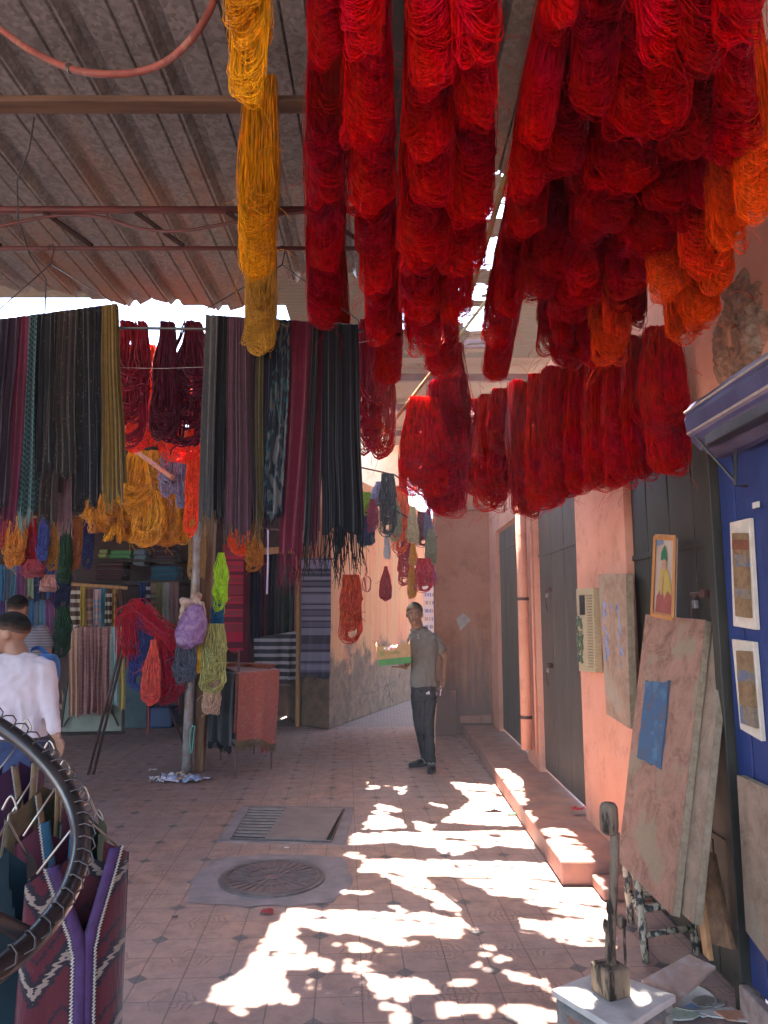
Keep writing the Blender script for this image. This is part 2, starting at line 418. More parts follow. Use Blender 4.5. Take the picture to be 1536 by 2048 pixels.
# ================================================================ DOORS
def door(y0, y1, z0, z1, x, mat, label, planks, rails, hasps, name='door'):
    d = thing(name, label, 'door', (x, (y0 + y1) / 2, z0))
    n_ = len(planks)
    b = MB(); b.box((x + .035, y0 - .02, z0), (x + .05, y1 + .02, z1)); b.build('backing', GAP, d)
    for i in range(n_ - 1):
        a = lerp(y0, y1, planks[i]) + .006; c = lerp(y0, y1, planks[i + 1]) - .006
        zs = [z0] + sorted(rails) + [z1]
        for j in range(len(zs) - 1):
            b = MB(); b.box((x, a, zs[j] + .004), (x + .03, c, zs[j + 1] - .004))
            b.build('panel', mat, d, bevel=.004)
    for zr in rails:
        b = MB(); b.box((x - .008, y0, zr - .016), (x + .0, y1, zr + .016)); b.build('rail', mat, d, bevel=.002)
    for (u, v) in hasps:
        p = WX(u, v, x - .02); h = thing_part('latch', d, p)
        b = MB(); b.tube([p + Vector((0, -.10, 0)), p + Vector((0, .10, 0))], .011, 7); b.tube([p + Vector((-.01, .02, 0)), p + Vector((-.03, .04, -.05)), p + Vector((-.02, .06, -.12)), p + Vector((-.015, .03, -.2))], .005, 6)
        b.box(p + Vector((-.02, -.09, -.02)), p + Vector((.005, -.03, .02)))
        b.build('bolt', RUSTM, h, smooth=False)
        b = MB(); b.box(p + Vector((-.03, .0, -.07)), p + Vector((-.01, .035, -.03))); b.build('padlock', STEEL, h, bevel=.003)
    return d
def thing_part(name, parent, p):
    o = bpy.data.objects.new(name, None); col.objects.link(o); o.parent = parent; o.location = Vector(p) - wloc(parent); return o
door(7.97, 9.83, .17, 2.76, WXX + .05, GREEND, 'narrow grey-green door farthest down the lane, beside the corner wall', [0, .3, .55, .78, 1], [2.5], [(957, 1198), (952, 1372)])
door(5.74, 7.33, .17, 3.0, WXX + .05, GREEND, 'tall grey-green plank door between the salmon pipe and the salmon pier', [0, .36, .66, 1], [2.24], [(1098, 1180), (1100, 1330)])
door(3.34, 4.53, .0, 2.58, WXX + .04, OLIVED, 'dark olive double door behind the leaning art boards', [0, .24, .5, .78, 1], [2.0, .62], [(1400, 1188)])
door(2.22, 3.27, .12, 2.6, WXX + .01, BLUED, 'peeling cobalt blue door beside the purple shutter', [0, .86, 1], [], [])
b = MB(); b.box((WXX - .03, 3.272, 0), (WXX + .05, 3.338, 2.6)); tag(b.build('door_post', OLIVED, bevel=.004), 'narrow dark post between the olive doors and the blue door', 'post')
b = MB(); b.box((WXX - .045, 2.2, 0), (WXX - .0, 3.27, .13)); tag(b.build('door_sill', mk('chipped_sill', (.35, .25, .2), (.2, .12, .1), .9, 15), bevel=.01), 'chipped low sill under the cobalt blue door', 'sill')
def stick(u, v, y=None, x=WXX - .02):
    p = WX(u, v, x); b = MB(); b.box(p + Vector((-.002, -.022, -.012)), p + Vector((.002, .022, .012)))
    b.build('number_sticker', mk('sticker', (.6, .58, .5), (.45, .42, .36), .6, 60), None)
# drainpipe
p0, p1 = WX(1046, 1040, 1.43), WX(1070, 1478, 1.43)
pipe = thing('drainpipe', 'salmon painted drainpipe between the two grey-green doors', 'pipe', (1.43, 7.5, .3))
b = MB(); b.tube([(1.43, 7.52, .32), (1.43, 7.52, 3.3)], .055, 16); b.build('pipe', PINK, pipe, smooth=True)
b = MB()
for z in (.62, 1.8, 2.7): b.tube([(1.43, 7.52, z), (1.43, 7.52, z + .03)], .062, 16)
b.build('bracket', RUSTM, pipe)
b = MB(); b.tube([(1.5, 7.40, 3.3), (1.5, 7.38, 2.0), (1.5, 7.39, .3)], .012, 8); b.build('conduit', PINK, pipe, smooth=True)

# purple roller shutter canopy over the blue door
aw_ = thing('awning', 'dented purple metal shutter hood jutting over the blue door', 'awning', (1.4, 2.6, 2.5))
prof = [PX(u, v, 3.12) for u, v in ((1404, 800), (1384, 812), (1372, 826), (1374, 833), (1372, 842), (1378, 868), (1384, 872), (1386, 880), (1402, 896), (1410, 897), (1416, 904), (1436, 912), (1450, 914))]
b = MB()
def awf(u_, v_):
    k = v_ * (len(prof) - 1); i = min(int(k), len(prof) - 2); p = prof[i].lerp(prof[i + 1], k - i)
    return Vector((p.x + .004 * noise.noise(Vector((p.z * 20, u_ * 6, 0))), 3.12 - u_ * 1.3, p.z + .006 * noise.noise(Vector((u_ * 4, p.x * 9, 2)))))
b.grid(awf, 30, len(prof) - 1)
hood = b.build('hood', mk('purple_paint', (.075, .065, .14), (.035, .032, .075), .42, 5, .2, .5, .1, c3=(.13, .10, .075)), aw_, smooth=False)
s_ = hood.modifiers.new('s', 'SOLIDIFY'); s_.thickness = .008
b = MB(); b.box((WXX - .16, 1.82, 2.36), (WXX - .02, 3.0, 2.44)); b.build('roller_box', BLACKM, aw_, bevel=.005)
b = MB()
for i in (2, 5, 8): b.tube([Vector((prof[i].x - .006, 3.12, prof[i].z)), Vector((prof[i].x - .006, 1.82, prof[i].z))], .006, 6)
b.build('seam', mk('worn_paint_edge', (.42, .36, .28), (.28, .22, .2), .5, 20), aw_)
b = MB(); p = Vector((WXX - .05, 2.95, 2.4)); b.tube([p, p + Vector((-.02, .0, -.22)), p + Vector((.03, .0, -.22))], .008, 6); b.tube([p + Vector((-.12, .12, .02)), p + Vector((-.02, .0, -.2))], .006, 6); b.build('bracket', BLACKM, aw_)

# ================================================================ ROOFS
def galv(name, a, b_, c3, tr=0):
    m, t, b = nodes(name, .55, .35, .4)
    v = N(t, 'TexVoronoi', Scale=55); co = coord(t, (1, 1, 1), 'World'); L(t, fnoise_vec(t, co), v.inputs['Vector'])
    c = ramp(t, v.outputs['Color'], [(.2, b_), (.9, a)])
    f = fnoise(t, coord(t, (1.6, .5, 1), 'World'), 2, 7, .7)
    sy_ = N(t, 'SeparateXYZ'); L(t, co, sy_.inputs[0]); f = mth(t, 'ADD', f, mth(t, 'MULTIPLY', mth(t, 'SUBTRACT', sy_.outputs[1], 3.4), .10))  # tint grows toward the far edge: bounced glow painted into the sheet colour
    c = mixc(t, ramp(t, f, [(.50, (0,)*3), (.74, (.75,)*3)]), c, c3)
    L(t, c, b.inputs['Base Color']); bump(t, b, fnoise(t, co, 14, 4), .2, .01); return m
def fnoise_vec(t, co):
    n = N(t, 'TexNoise', Scale=10, Detail=3); L(t, co, n.inputs['Vector'])
    vm = N(t, 'VectorMath', operation='MULTIPLY_ADD'); L(t, n.outputs['Color'], vm.inputs[0]); vm.inputs[1].default_value = (.05,) * 3; L(t, co, vm.inputs[2])
    return vm.outputs[0]
GALV = galv('stained_galvanised_glow_sheet', (.27, .27, .26), (.16, .155, .15), (.34, .175, .09))
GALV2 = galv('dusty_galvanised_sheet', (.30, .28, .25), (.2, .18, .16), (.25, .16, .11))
def sheet_roof(name, label, x0, x1, yfun, z0, slope, rib, mat, wob=.02, y_near=-1.0, xrib=True):
    """ribbed sheet: ribs run away from the camera"""
    prof_ = []
    x = x0
    while x < x1:
        for dx, dz in ((0, 0), (.105, 0), (.112, .014), (.119, 0), (.20, 0), (.207, .014), (.214, 0), (rib - .085, 0), (rib - .060, .048), (rib - .025, .048)):
            if x + dx < x1: prof_.append((x + dx, dz))
        x += rib
    ny = 16; b = MB(); vs = []
    for (px_, dz) in prof_:
        ye = yfun(px_)
        for j in range(ny + 1):
            y = lerp(y_near, ye, (j / ny) ** .8)
            z = z0 + slope * (y - 3) + dz + .012 * noise.noise(Vector((px_ * 1.3, y * .8, 4)))
            vs.append((px_, y, z))
    k = ny + 1
    b.add(vs, [(i*k+j, i*k+j+1, (i+1)*k+j+1, (i+1)*k+j) for i in range(len(prof_) - 1) for j in range(ny)])
    o = b.build(name, mat); m = o.modifiers.new('s', 'SOLIDIFY'); m.thickness = .003
    tag(o, label, 'roof'); return o
rs = random.Random(4)
_wav = {i: rs.uniform(-.12, .10) for i in range(-60, 60)}
def edge1(x):
    k = x / .31; i = math.floor(k); f = k - i
    return (max(4.3, 5.20 + .25 * (x + .3)) if x < -.95 else 4.5) + lerp(_wav[i], _wav[i + 1], f) * .8 + .05 * math.sin(k * 6.28)
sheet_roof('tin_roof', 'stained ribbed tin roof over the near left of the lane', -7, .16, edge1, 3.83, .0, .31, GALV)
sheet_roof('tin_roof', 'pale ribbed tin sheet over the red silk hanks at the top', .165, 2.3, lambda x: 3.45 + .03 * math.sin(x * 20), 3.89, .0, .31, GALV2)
b = MB(); b.box((.02, -1, 3.60), (.07, 4.5, 3.80)); b.box((.07, -1, 3.60), (.11, 4.5, 3.615)); tag(b.build('steel_beam', mk('grey_green_steel', (.10, .11, .10), (.06, .065, .06), .5, 8, .4), bevel=.003), 'dark steel beam running away between the red hank columns', 'beam')
b = MB(); yb0, yb1 = GX(300, 201, 3.62).y, GX(300, 229, 3.62).y; b.box((-7, yb0, 3.62), (.015, yb1, 3.645)); tag(b.build('roof_beam', wood('beam_timber', (.15, .09, .055), (.07, .045, .03), 3, .7, 0), bevel=.006), 'weathered brown roof beam crossing under the tin roof', 'beam')
tr = thing('roof_truss', 'thin dark steel truss under the tin roof with slanting braces', 'truss', (-2, 3.45, 3.5))
b = MB(); zu, zl = PX(300, 420, 3.45).z, PX(300, 497, 3.45).z
b.tube([(-6, 3.45, zu), (.12, 3.45, zu)], .019, 10); b.build('upper_chord', MAROONM, tr, smooth=True)
b = MB(); b.tube([(-6, 3.45, zl), (.12, 3.45, zl)], .011, 8); b.build('lower_chord', MAROONM, tr, smooth=True)
u = -460
while u < 760:
    b = MB(); b.tube([PX(u, 425, 3.45), PX(u + 95, 492, 3.45)], .013, 4); b.build('brace', mk('dark_brace', (.03, .018, .016), bmp=0, spec=.1, rough=.9), tr); u += 183

# added sun blocker high above; its holes are cut to place the sun patches
BR = [  # bright patches on the floor, as seen in the photograph (pixels)
 [(768,1566),(788,1564),(790,1571),(772,1573)], [(793,1578),(815,1580),(800,1590)],
 [(898,1560),(940,1568),(1015,1570),(1048,1600),(1052,1652),(985,1650),(880,1645),(905,1628),(945,1602)],
 [(757,1608),(792,1616),(800,1624),(770,1628),(800,1640),(812,1655),(728,1660),(742,1635)],
 [(830,1640),(870,1650),(862,1662),(828,1658)], [(860,1602),(895,1612),(890,1616),(858,1607)],
 [(708,1665),(1060,1663),(1075,1690),(1060,1698),(1000,1690),(950,1698),(900,1712),(860,1694),(790,1684),(700,1690)],
 [(694,1703),(730,1710),(728,1717),(700,1714)],
 [(738,1718),(900,1720),(1108,1728),(1140,1745),(1180,1760),(1210,1800),(1215,1840),(1120,1828),(1040,1800),(990,1795),(940,1765),(880,1750),(850,1752),(870,1780),(930,1818),(905,1822),(860,1796),(800,1770),(760,1745),(716,1742)],
 [(1085,1705),(1130,1700),(1160,1720),(1100,1722)],
 [(690,1780),(740,1783),(735,1788),(690,1786)], [(780,1812),(812,1820),(805,1826)],
 [(596,1806),(640,1820),(760,1826),(900,1830),(1100,1838),(1220,1842),(1230,1895),(1150,1888),(1090,1872),(1060,1888),(1000,1868),(930,1862),(900,1878),(850,1868),(800,1872),(815,1894),(770,1890),(720,1866),(680,1866),(640,1862),(600,1850),(590,1880),(628,1914),(660,1922),(668,1932),(560,1938),(575,1980),(600,2006),(520,2002),(480,2030),(500,2060),(350,2060),(420,1990),(500,1930),(545,1850)],
 [(684,1920),(730,1925),(750,1950),(800,1975),(810,2003),(760,1985),(720,1960),(695,1945)],
 [(755,1928),(820,1924),(822,1932),(770,1934)], [(700,1885),(740,1895),(735,1907),(712,1900)], [(862,1885),(900,1905),(912,1912),(880,1908)],
 [(755,2008),(800,2010),(815,2040),(800,2060),(770,2030)], [(874,2004),(920,2010),(975,2008),(980,2018),(920,2030),(880,2028)],
 [(1005,1935),(1075,1940),(1110,1985),(1122,2000),(1060,1975),(1020,1955)], [(1005,2010),(1080,2018),(1130,2040),(1080,2060),(1020,2040)],
 [(888,1925),(915,1930),(912,1938),(890,1936)],
]
BZ = [  # sunny patches nearer the wall (outline, height of the surface that catches them)
 ([(1105,1681),(1150,1684),(1185,1718),(1150,1716),(1115,1700)], .12), ([(1150,1735),(1180,1722),(1215,1758),(1170,1748)], .12),
 ([(1225,1945),(1260,1935),(1300,1990),(1340,2020),(1330,2045),(1260,2020),(1225,1990)], .45),
  ([(1130,1950),(1190,1925),(1200,1945),(1160,1955)], .45)]
rdap = random.Random(41)
for k in range(46):
    u, v = rdap.uniform(620, 1120), rdap.uniform(1590, 2040); s_ = rdap.uniform(4, 13) * (v / 1900); a_ = rdap.uniform(-.5, .6)
    if u < 1150 - (v - 1500) * 1.25: continue
    BR.append([(u + s_ * 1.8 * math.cos(g) + a_ * s_ * math.sin(g) * 2, v + s_ * .5 * math.sin(g)) for g in [6.283 * i / 9 for i in range(9)]])
polys = [[GX(u, v, 0).xy for u, v in p] for p in BR]
polys = [[(q[0] + 5 * SX, q[1] + 5 * SY) for q in p] for p in polys]
for p, z in BZ: polys.append([(GX(u, v, z).x + (5 - z) * SX, GX(u, v, z).y + (5 - z) * SY) for u, v in p])
for (u0, u1, v0, v1, yy) in ((752, 770, 1280, 1300, 7.8), (800, 822, 1278, 1290, 7.8), (812, 880, 800, 980, 4.5), (262, 310, 690, 900, 5.1), (345, 395, 740, 930, 5.2)):
    polys.append([(PX(u, v, yy).x + (5 - PX(u, v, yy).z) * SX, yy + dy + (5 - PX(u, v, yy).z) * SY) for u, v, dy in ((u0, v0, -.12), (u1, v0, -.12), (u1, v0, .3), (u0, v0, .3))])
def inside(x, y, P):
    c = False; j = len(P) - 1
    for i in range(len(P)):
        xi, yi = P[i]; xj, yj = P[j]
        if (yi > y) != (yj > y) and x < (xj - xi) * (y - yi) / (yj - yi) + xi: c = not c
        j = i
    return c
bbs = [(min(q[0] for q in P), max(q[0] for q in P), min(q[1] for q in P), max(q[1] for q in P)) for P in polys]
def hole(x, y):
    wx_ = x + .03 * noise.noise(Vector((x * 9, y * 9, 0))) + .028 * noise.noise(Vector((x * 26, y * 26, 1))); wy_ = y + .025 * noise.noise(Vector((x * 9, y * 9, 7))) + .022 * noise.noise(Vector((x * 26, y * 26, 8)))
    if noise.noise(Vector((x * 5 + 3, y * 11 + x * 3, 11))) > .36: return False
    if (y * 1.9 + x * .5 + .12 * noise.noise(Vector((x * 2, y * 2, 4)))) % 1 < .06: return False
    for P, q in zip(polys, bbs):
        if q[0] - .05 < x < q[1] + .05 and q[2] - .05 < y < q[3] + .05 and inside(wx_, wy_, P): return True
    return False
b = MB(); cs = .022; nx, ny = int(4.4 / cs), int(4.6 / cs); X0, Y0 = -2.2, 4.55
idx = {}
def vid(i, j):
    if (i, j) not in idx:
        idx[(i, j)] = len(b.v); b.v.append((X0 + i * cs, Y0 + j * cs, 5 + .004 * math.sin(j * 1.7)))
    return idx[(i, j)]
for i in range(nx):
    j = 0
    while j < ny:
        if (X0 + i * cs < -1.1 and Y0 + j * cs > 7.5) or hole(X0 + (i + .5) * cs, Y0 + (j + .5) * cs): j += 1; continue
        b.f.append((vid(i, j), vid(i + 1, j), vid(i + 1, j + 1), vid(i, j + 1))); b.m.append(0); j += 1
BLOCKER = mk('blocker_matting', (.15, .12, .09), (.09, .07, .05), .9, 30, bmp=.3, stretch=(1, 12, 1))
o = b.build('sun_blocker', BLOCKER); tag(o, 'added sun blocker over the lane, holes cut to place the sun patches', 'canopy')
b = MB(); b.box((-9, 1.0, 5.03), (-2.18, 7.4, 5.06)); b.box((-2.18, 1.0, 5.03), (.3, 4.56, 5.06)); b.box((.3, 3.9, 5.03), (2.2, 4.56, 5.06)); b.box((2.2, 3.9, 5.03), (3.4, 9, 5.06)); b.box((-1.58, 9.14, 5.03), (.1, 13.5, 5.06))
o = b.build('sun_blocker', BLOCKER); tag(o, 'added sun blocker without holes high above the tin roof', 'canopy')  # closed pieces of the added sun blocker, keeping the ground shaded
# ribbed sheet roof farther down the lane
b = MB(); vs = []; n1_ = 150
for i in range(n1_):
    y = 9.15 + i * .06; dz = .02 * (i % 2)
    vs += [(.0, y, 5.32 + dz), (4.2, y, 5.5 + dz)]
b.add(vs, [(2*i, 2*i+1, 2*i+3, 2*i+2) for i in range(n1_ - 1)])
r2 = thing('tin_roof', 'corrugated roof farther down the lane on maroon purlins', 'roof', (2, 12, 5.4))
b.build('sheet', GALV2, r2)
for y in (9.2, 10.6, 12.2, 14, 16):
    b = MB(); b.box((-.3, y, 5.17), (4.2, y + .09, 5.28)); b.build('purlin', MAROONM, r2)
# stall roof at the back left
sr = thing('stall_roof', 'low timber roof over the scarf stalls at the back left', 'roof', (-5, 9, 3.4))
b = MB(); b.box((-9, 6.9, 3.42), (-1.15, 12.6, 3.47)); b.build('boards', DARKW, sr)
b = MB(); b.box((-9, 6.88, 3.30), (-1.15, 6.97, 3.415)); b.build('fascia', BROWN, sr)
# ================================================================ YARN HANKS
def hank_mesh(name, L_, W, n, r, seed, top=.45, depth=.5, tuft=.26, fly=14, knot=None, legs=7, wav=.004, sides=3):
    """a hanging hank: strands drop from the rod, turn at the bottom and climb back; origin at the rod"""
    rd = random.Random(seed); b = MB()
    ph = [rd.uniform(0, 6.28) for _ in range(6)]
    nl = max(20, n // 10); locks = []
    for k in range(nl):
        lay = rd.random(); half = W * (rd.uniform(.14, .38) if k % 3 else rd.uniform(.34, .5))
        locks.append(dict(lay=lay, zb=-L_ + L_ * tuft * (lay ** 1.4) + rd.uniform(-.01, .05) * L_, half=half, c=rd.uniform(-1, 1) * max(0, W / 2 - half * .9),
            yf=(-depth * W * (.2 + .8 * lay) * rd.uniform(.4, 1)) if rd.random() < .62 else depth * W * rd.uniform(0, .7),
            sw=rd.uniform(-.35, .35) * W, ph=rd.uniform(0, 6.28), tw=rd.uniform(-.25, .25) * W))
    for i in range(n):
        K = locks[i % nl]
        half = max(.006, K['half'] + rd.gauss(0, .034) * W); c = K['c'] + rd.gauss(0, .03) * W; zb = K['zb'] + abs(rd.gauss(0, .03)) * L_
        yf = K['yf'] + rd.gauss(0, .035) * W; sw = K['sw'] + rd.gauss(0, .03) * W; dp = rd.uniform(.95, 1.06)
        a, e = c - half * .9, c + half * .9
        xt0, xt1 = a * top + rd.uniform(-.006, .006), e * top + rd.uniform(-.006, .006)
        yt = rd.uniform(-.03, .03); pts = []
        def xx(s_, x0, x1):
            q = s_ ** .9
            k = q * q * (3 - 2 * q)
            x = lerp(x0, x1, k) + K['tw'] * math.sin(math.pi * s_) * .5
            if knot and s_ > 0: x *= 1 - .75 * math.exp(-((s_ - knot) / .09) ** 2)
            return x
        hl = abs(zb) - half; w1 = wav * rd.uniform(.3, 1)
        for j in range(legs + 1):
            s_ = j / legs
            pts.append(Vector((xx(s_, xt0, a) + w1 * math.sin(9 * s_ + K['ph']), lerp(yt, yf * .8, s_) + w1 * math.sin(7 * s_ + K['ph'] * 2), .012 * (1 - s_) - s_ * hl)))
        for j in range(1, 6):
            g = math.pi * j / 6
            pts.append(Vector((c - half * .9 * math.cos(g) + sw * math.sin(g) * .5, yf * (1 + .35 * math.sin(g)), -hl - half * math.sin(g) * dp)))
        for j in range(legs, -1, -1):
            s_ = j / legs
            pts.append(Vector((xx(s_, xt1, e) + w1 * math.sin(8 * s_ + K['ph']), lerp(yt + .01, yf * .7, s_) + w1 * math.sin(6 * s_ + K['ph']), .012 * (1 - s_) - s_ * hl)))
        b.tube(pts, r, sides, cap=False)
    for i in range(fly):                                    # loose ends
        z = -L_ * rd.uniform(.25, 1.0); p = Vector((rd.uniform(-.45, .45) * W, -depth * W * rd.uniform(.3, 1.2), z)); d = Vector((rd.uniform(-1, 1), rd.uniform(-.6, .2), rd.uniform(-1.2, .5))).normalized()
        pts = [p.copy()]
        for k in range(6):
            d = (d + Vector((rd.uniform(-.7, .7), rd.uniform(-.5, .5), rd.uniform(-.9, .4)))).normalized(); p = p + d * rd.uniform(.012, .03); pts.append(p.copy())
        b.tube(pts, r * .7, 3, cap=False)
    me = bpy.data.meshes.new(name); me.from_pydata(b.v, [], b.f); me.polygons.foreach_set('use_smooth', [True] * len(me.polygons)); me.update()
    me['L'] = L_; me['W'] = W
    return me
SILKM = []
for s_ in range(7):
    me = hank_mesh('silk_hank', .78, .14, 460, .00115, 10 + s_, top=[.55, .7, .5, .62, .75, .5, .66][s_], tuft=[.30, .42, .22, .48, .28, .38, .18][s_], depth=.42)
    me.materials.append(SILK); SILKM.append(me)
def hank(me, p_top, length, width, colour, label, group=None, name='yarn_hank', rz=0, cat='yarn hank', tilt=0):
    o = bpy.data.objects.new(name, me); col.objects.link(o); o.location = p_top
    sx = width * .84 / me['W']; o.scale = (sx, sx, length / me['L']); o.rotation_euler = (0, tilt, rz); o.color = (*colour, 1)
    return tag(o, label, cat, group)
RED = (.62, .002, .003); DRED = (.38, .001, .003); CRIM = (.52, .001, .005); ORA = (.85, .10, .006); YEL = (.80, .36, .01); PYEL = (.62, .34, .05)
ri = random.Random(21)
ORD = ['first', 'second', 'third', 'fourth', 'fifth', 'sixth', 'seventh', 'eighth', 'ninth', 'tenth', 'eleventh', 'twelfth', 'thirteenth', 'fourteenth', 'fifteenth']
def column(items, zb, length, colour, words, group, seed=0, lean=0):
    """hanks hung one behind another along a pole that runs away from the camera"""
    tops = []
    for i, it in enumerate(items):
        u, v, wpx = it[:3]; c = it[3] if len(it) > 3 else colour
        p = GX(u, v, zb); d = p.y * math.cos(PITCH) + (zb - H) * math.sin(PITCH)
        wd = wpx * d / F
        lab = '%s, %s from front' % (words, ORD[i])
        hank(SILKM[(i * 3 + seed) % 7], Vector((p.x + lean * length, p.y, zb + length)), length * math.hypot(1, lean), wd, c, lab, group, tilt=math.atan(lean), rz=ri.uniform(-.35, .35) + (math.pi if ri.random() < .3 else 0))
        tops.append(Vector((p.x + lean * length, p.y, zb + length + .012)))
    return tops
def pole(tops, label, ext0=.5, ext1=.2, r=.011, name='pole', mat=None):
    if len(tops) < 2: return
    a, c = tops[0], tops[-1]; d = (c - a).normalized()
    b = MB(); pts = [a - d * ext0] + [lerp(a, c, k / 4) for k in range(5)] + [c + d * ext1]
    b.tube(pts, r, 8); o = b.build(name, mat or BAMBOO, loc=pts[0], smooth=True); tag(o, label, 'pole')
g = 'silk hanks hung overhead to dry'
def col_(items, zb, length, colour, words, pl, seed=0, lean=0):
    t = column(items, zb, length, colour, words, g, seed, lean)
    if pl: pole(t, pl, ext0=.9)
col_([(493, 232, 100), (513, 560, 84), (520, 716, 70, PYEL)], 2.85, .80, YEL, 'golden yellow silk hank in the only yellow row overhead', 'bamboo pole carrying the yellow silk hanks', 1)
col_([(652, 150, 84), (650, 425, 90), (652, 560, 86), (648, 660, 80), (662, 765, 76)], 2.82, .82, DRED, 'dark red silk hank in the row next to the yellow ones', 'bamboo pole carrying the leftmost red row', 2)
col_([(725, 120, 100), (735, 290, 105), (742, 440, 104), (752, 600, 92), (762, 700, 74), (778, 772, 62)], 2.82, .82, RED, 'red silk hank in the second red row from the left', 'bamboo pole carrying the second red row', 3)
col_([(865, 188, 112), (858, 330, 104), (862, 420, 108), (850, 535, 112), (838, 650, 86), (848, 722, 84)], 2.82, .82, RED, 'red silk hank in the third red row from the left', 'bamboo pole carrying the third red row', 4)
col_([(955, 150, 110), (950, 275, 112), (945, 450, 108), (925, 560, 104), (912, 655, 76), (885, 762, 74)], 2.82, .82, RED, 'red silk hank in the fourth red row, left of the bamboo tip', 'bamboo pole carrying the fourth red row', 5)
FIELD = [  # the dense field on the right, row by row of the poles
 ('red row just right of the bamboo tip', [(1100, 95, 76), (1065, 300, 84), (1048, 395, 86), (1035, 500, 84), (1030, 600, 80), (1005, 650, 70), (988, 765, 62), (985, 700, 60)]),
 ('sixth red row', [(1178, 245, 112), (1118, 355, 110), (1112, 470, 90), (1100, 560, 86), (1072, 600, 86), (1066, 745, 66), (1098, 720, 70)]),
 ('seventh red row', [(1262, 292, 122), (1205, 400, 100), (1178, 480, 96), (1160, 615, 100), (1132, 655, 84), (1120, 700, 60), (1148, 742, 72)]),
 ('eighth red row', [(1250, 130, 120), (1330, 255, 112), (1262, 400, 104), (1240, 500, 100), (1215, 605, 100), (1180, 690, 84), (1190, 735, 76)]),
 ('ninth red row', [(1385, 165, 130), (1375, 330, 110), (1330, 430, 110), (1312, 505, 110), (1280, 575, 96), (1250, 640, 80), (1262, 668, 76)]),
 ('tenth red row, nearest the wall', [(1480, 110, 120), (1470, 250, 110), (1440, 330, 120), (1410, 420, 108), (1375, 480, 100)])]
for k, (wd_, it) in enumerate(FIELD):
    col_(it, 2.86 + .02 * (k % 2), .80, [RED, (.40, .002, .005), CRIM][k % 3], 'crimson silk hank in the %s' % wd_, 'bamboo pole carrying the %s' % wd_, k, [.17, .12, .08, .06, .04, .02][k])
col_([(1520, 455, 90), (1462, 520, 88), (1440, 600, 88), (1405, 650, 90), (1372, 690, 92)], 2.70, .86, ORA, 'glowing orange silk hank high beside the broken plaster', 'bamboo pole carrying the orange hanks by the wall', 2)
col_([(1408, 560, 90, (.8, .05, .006)), (1340, 610, 84, (.85, .10, .008)), (1222, 742, 84, (.78, .08, .008)), (1240, 700, 70, (.75, .06, .008))], 2.74, .78, ORA, 'orange-red silk hank at the edge of the red field', None, 6)
# fill hanks deeper in the field
fill = []
rf = random.Random(77)
for k in range(9):
    u = rf.uniform(1120, 1400); v = rf.uniform(120, 560) - (u - 1200) * .15
    p = GX(u, v, 2.98); c = [DRED, CRIM, RED][k % 3]
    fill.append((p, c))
fill.sort(key=lambda t: t[0].y)
for k, (p, c) in enumerate(fill):
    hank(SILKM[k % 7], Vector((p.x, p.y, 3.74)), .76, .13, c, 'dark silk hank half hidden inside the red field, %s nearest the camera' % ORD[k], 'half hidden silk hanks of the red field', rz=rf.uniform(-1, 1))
# bamboo stick with its tip in view
b = MB(); a, c = PX(1013, 350, 2.80), PX(932, 614, 4.0); b.tube([a, lerp(a, c, .33), lerp(a, c, .35), lerp(a, c, .67), lerp(a, c, .69), c], [.014, .013, .016, .013, .016, .012], 10)
tag(b.build('pole', BAMBOO, loc=a, smooth=True), 'golden bamboo stick whose cut end pokes out of the red hanks', 'pole')
# lower diagonal row in front of the doors
A, B_ = PX(1345, 652, 3.35), PX(935, 812, 5.3)
lower = [(1322, 962, 78), (1272, 966, 66), (1232, 985, 62), (1196, 988, 62), (1160, 992, 64), (1118, 1000, 72), (1085, 1022, 66), (1045, 1045, 66), (1010, 990, 70), (978, 1032, 62), (958, 996, 60)]
d_ = (B_ - A)
def on_row(u):
    # point of the line A-B_ seen in column u
    k = ((u - 768) / F); 
    lo, hi = -.1, 1.15
    for _ in range(40):
        m_ = (lo + hi) / 2; q = A + d_ * m_; dd = q.y * math.cos(PITCH) + (q.z - H) * math.sin(PITCH)
        if q.x / dd > k: lo = m_
        else: hi = m_
    return A + d_ * lo
ang = math.atan2(d_.y, d_.x)
for i, (u, v, wpx) in enumerate(lower):
    q = on_row(u); bot = PX(u, v, q.y); dd = q.y * math.cos(PITCH) + 1.2 * math.sin(PITCH)
    hank(SILKM[(i * 2 + 1) % 7], q, q.z - bot.z, wpx * dd / F * 1.25, [RED, CRIM, (.56, .006, .012)][i % 3], 'bright red silk hank in the low row before the doors, %s from the wall' % ORD[i], 'red hanks in the low row before the doors', rz=ri.uniform(-.3, .3) + ang * 0 + (.3 if i % 2 else -.2))
for i, u in enumerate((1340, 1298, 1255, 1215, 1178, 1140, 1100, 1065, 1028, 990, 965)):
    q = on_row(u) + Vector((.02, .09, .02)); v = 905 + (i % 3) * 14 + max(0, (1340 - u)) * .12; bot = PX(u, v, q.y)
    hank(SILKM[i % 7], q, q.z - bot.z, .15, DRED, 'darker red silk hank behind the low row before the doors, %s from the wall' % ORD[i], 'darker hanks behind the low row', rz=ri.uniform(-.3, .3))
pole([A + Vector((0, 0, .012)), B_ + Vector((0, 0, .012))], 'slanting pole carrying the low row of red hanks before the doors', .2, .3)
q = PX(868, 795, 4.55)
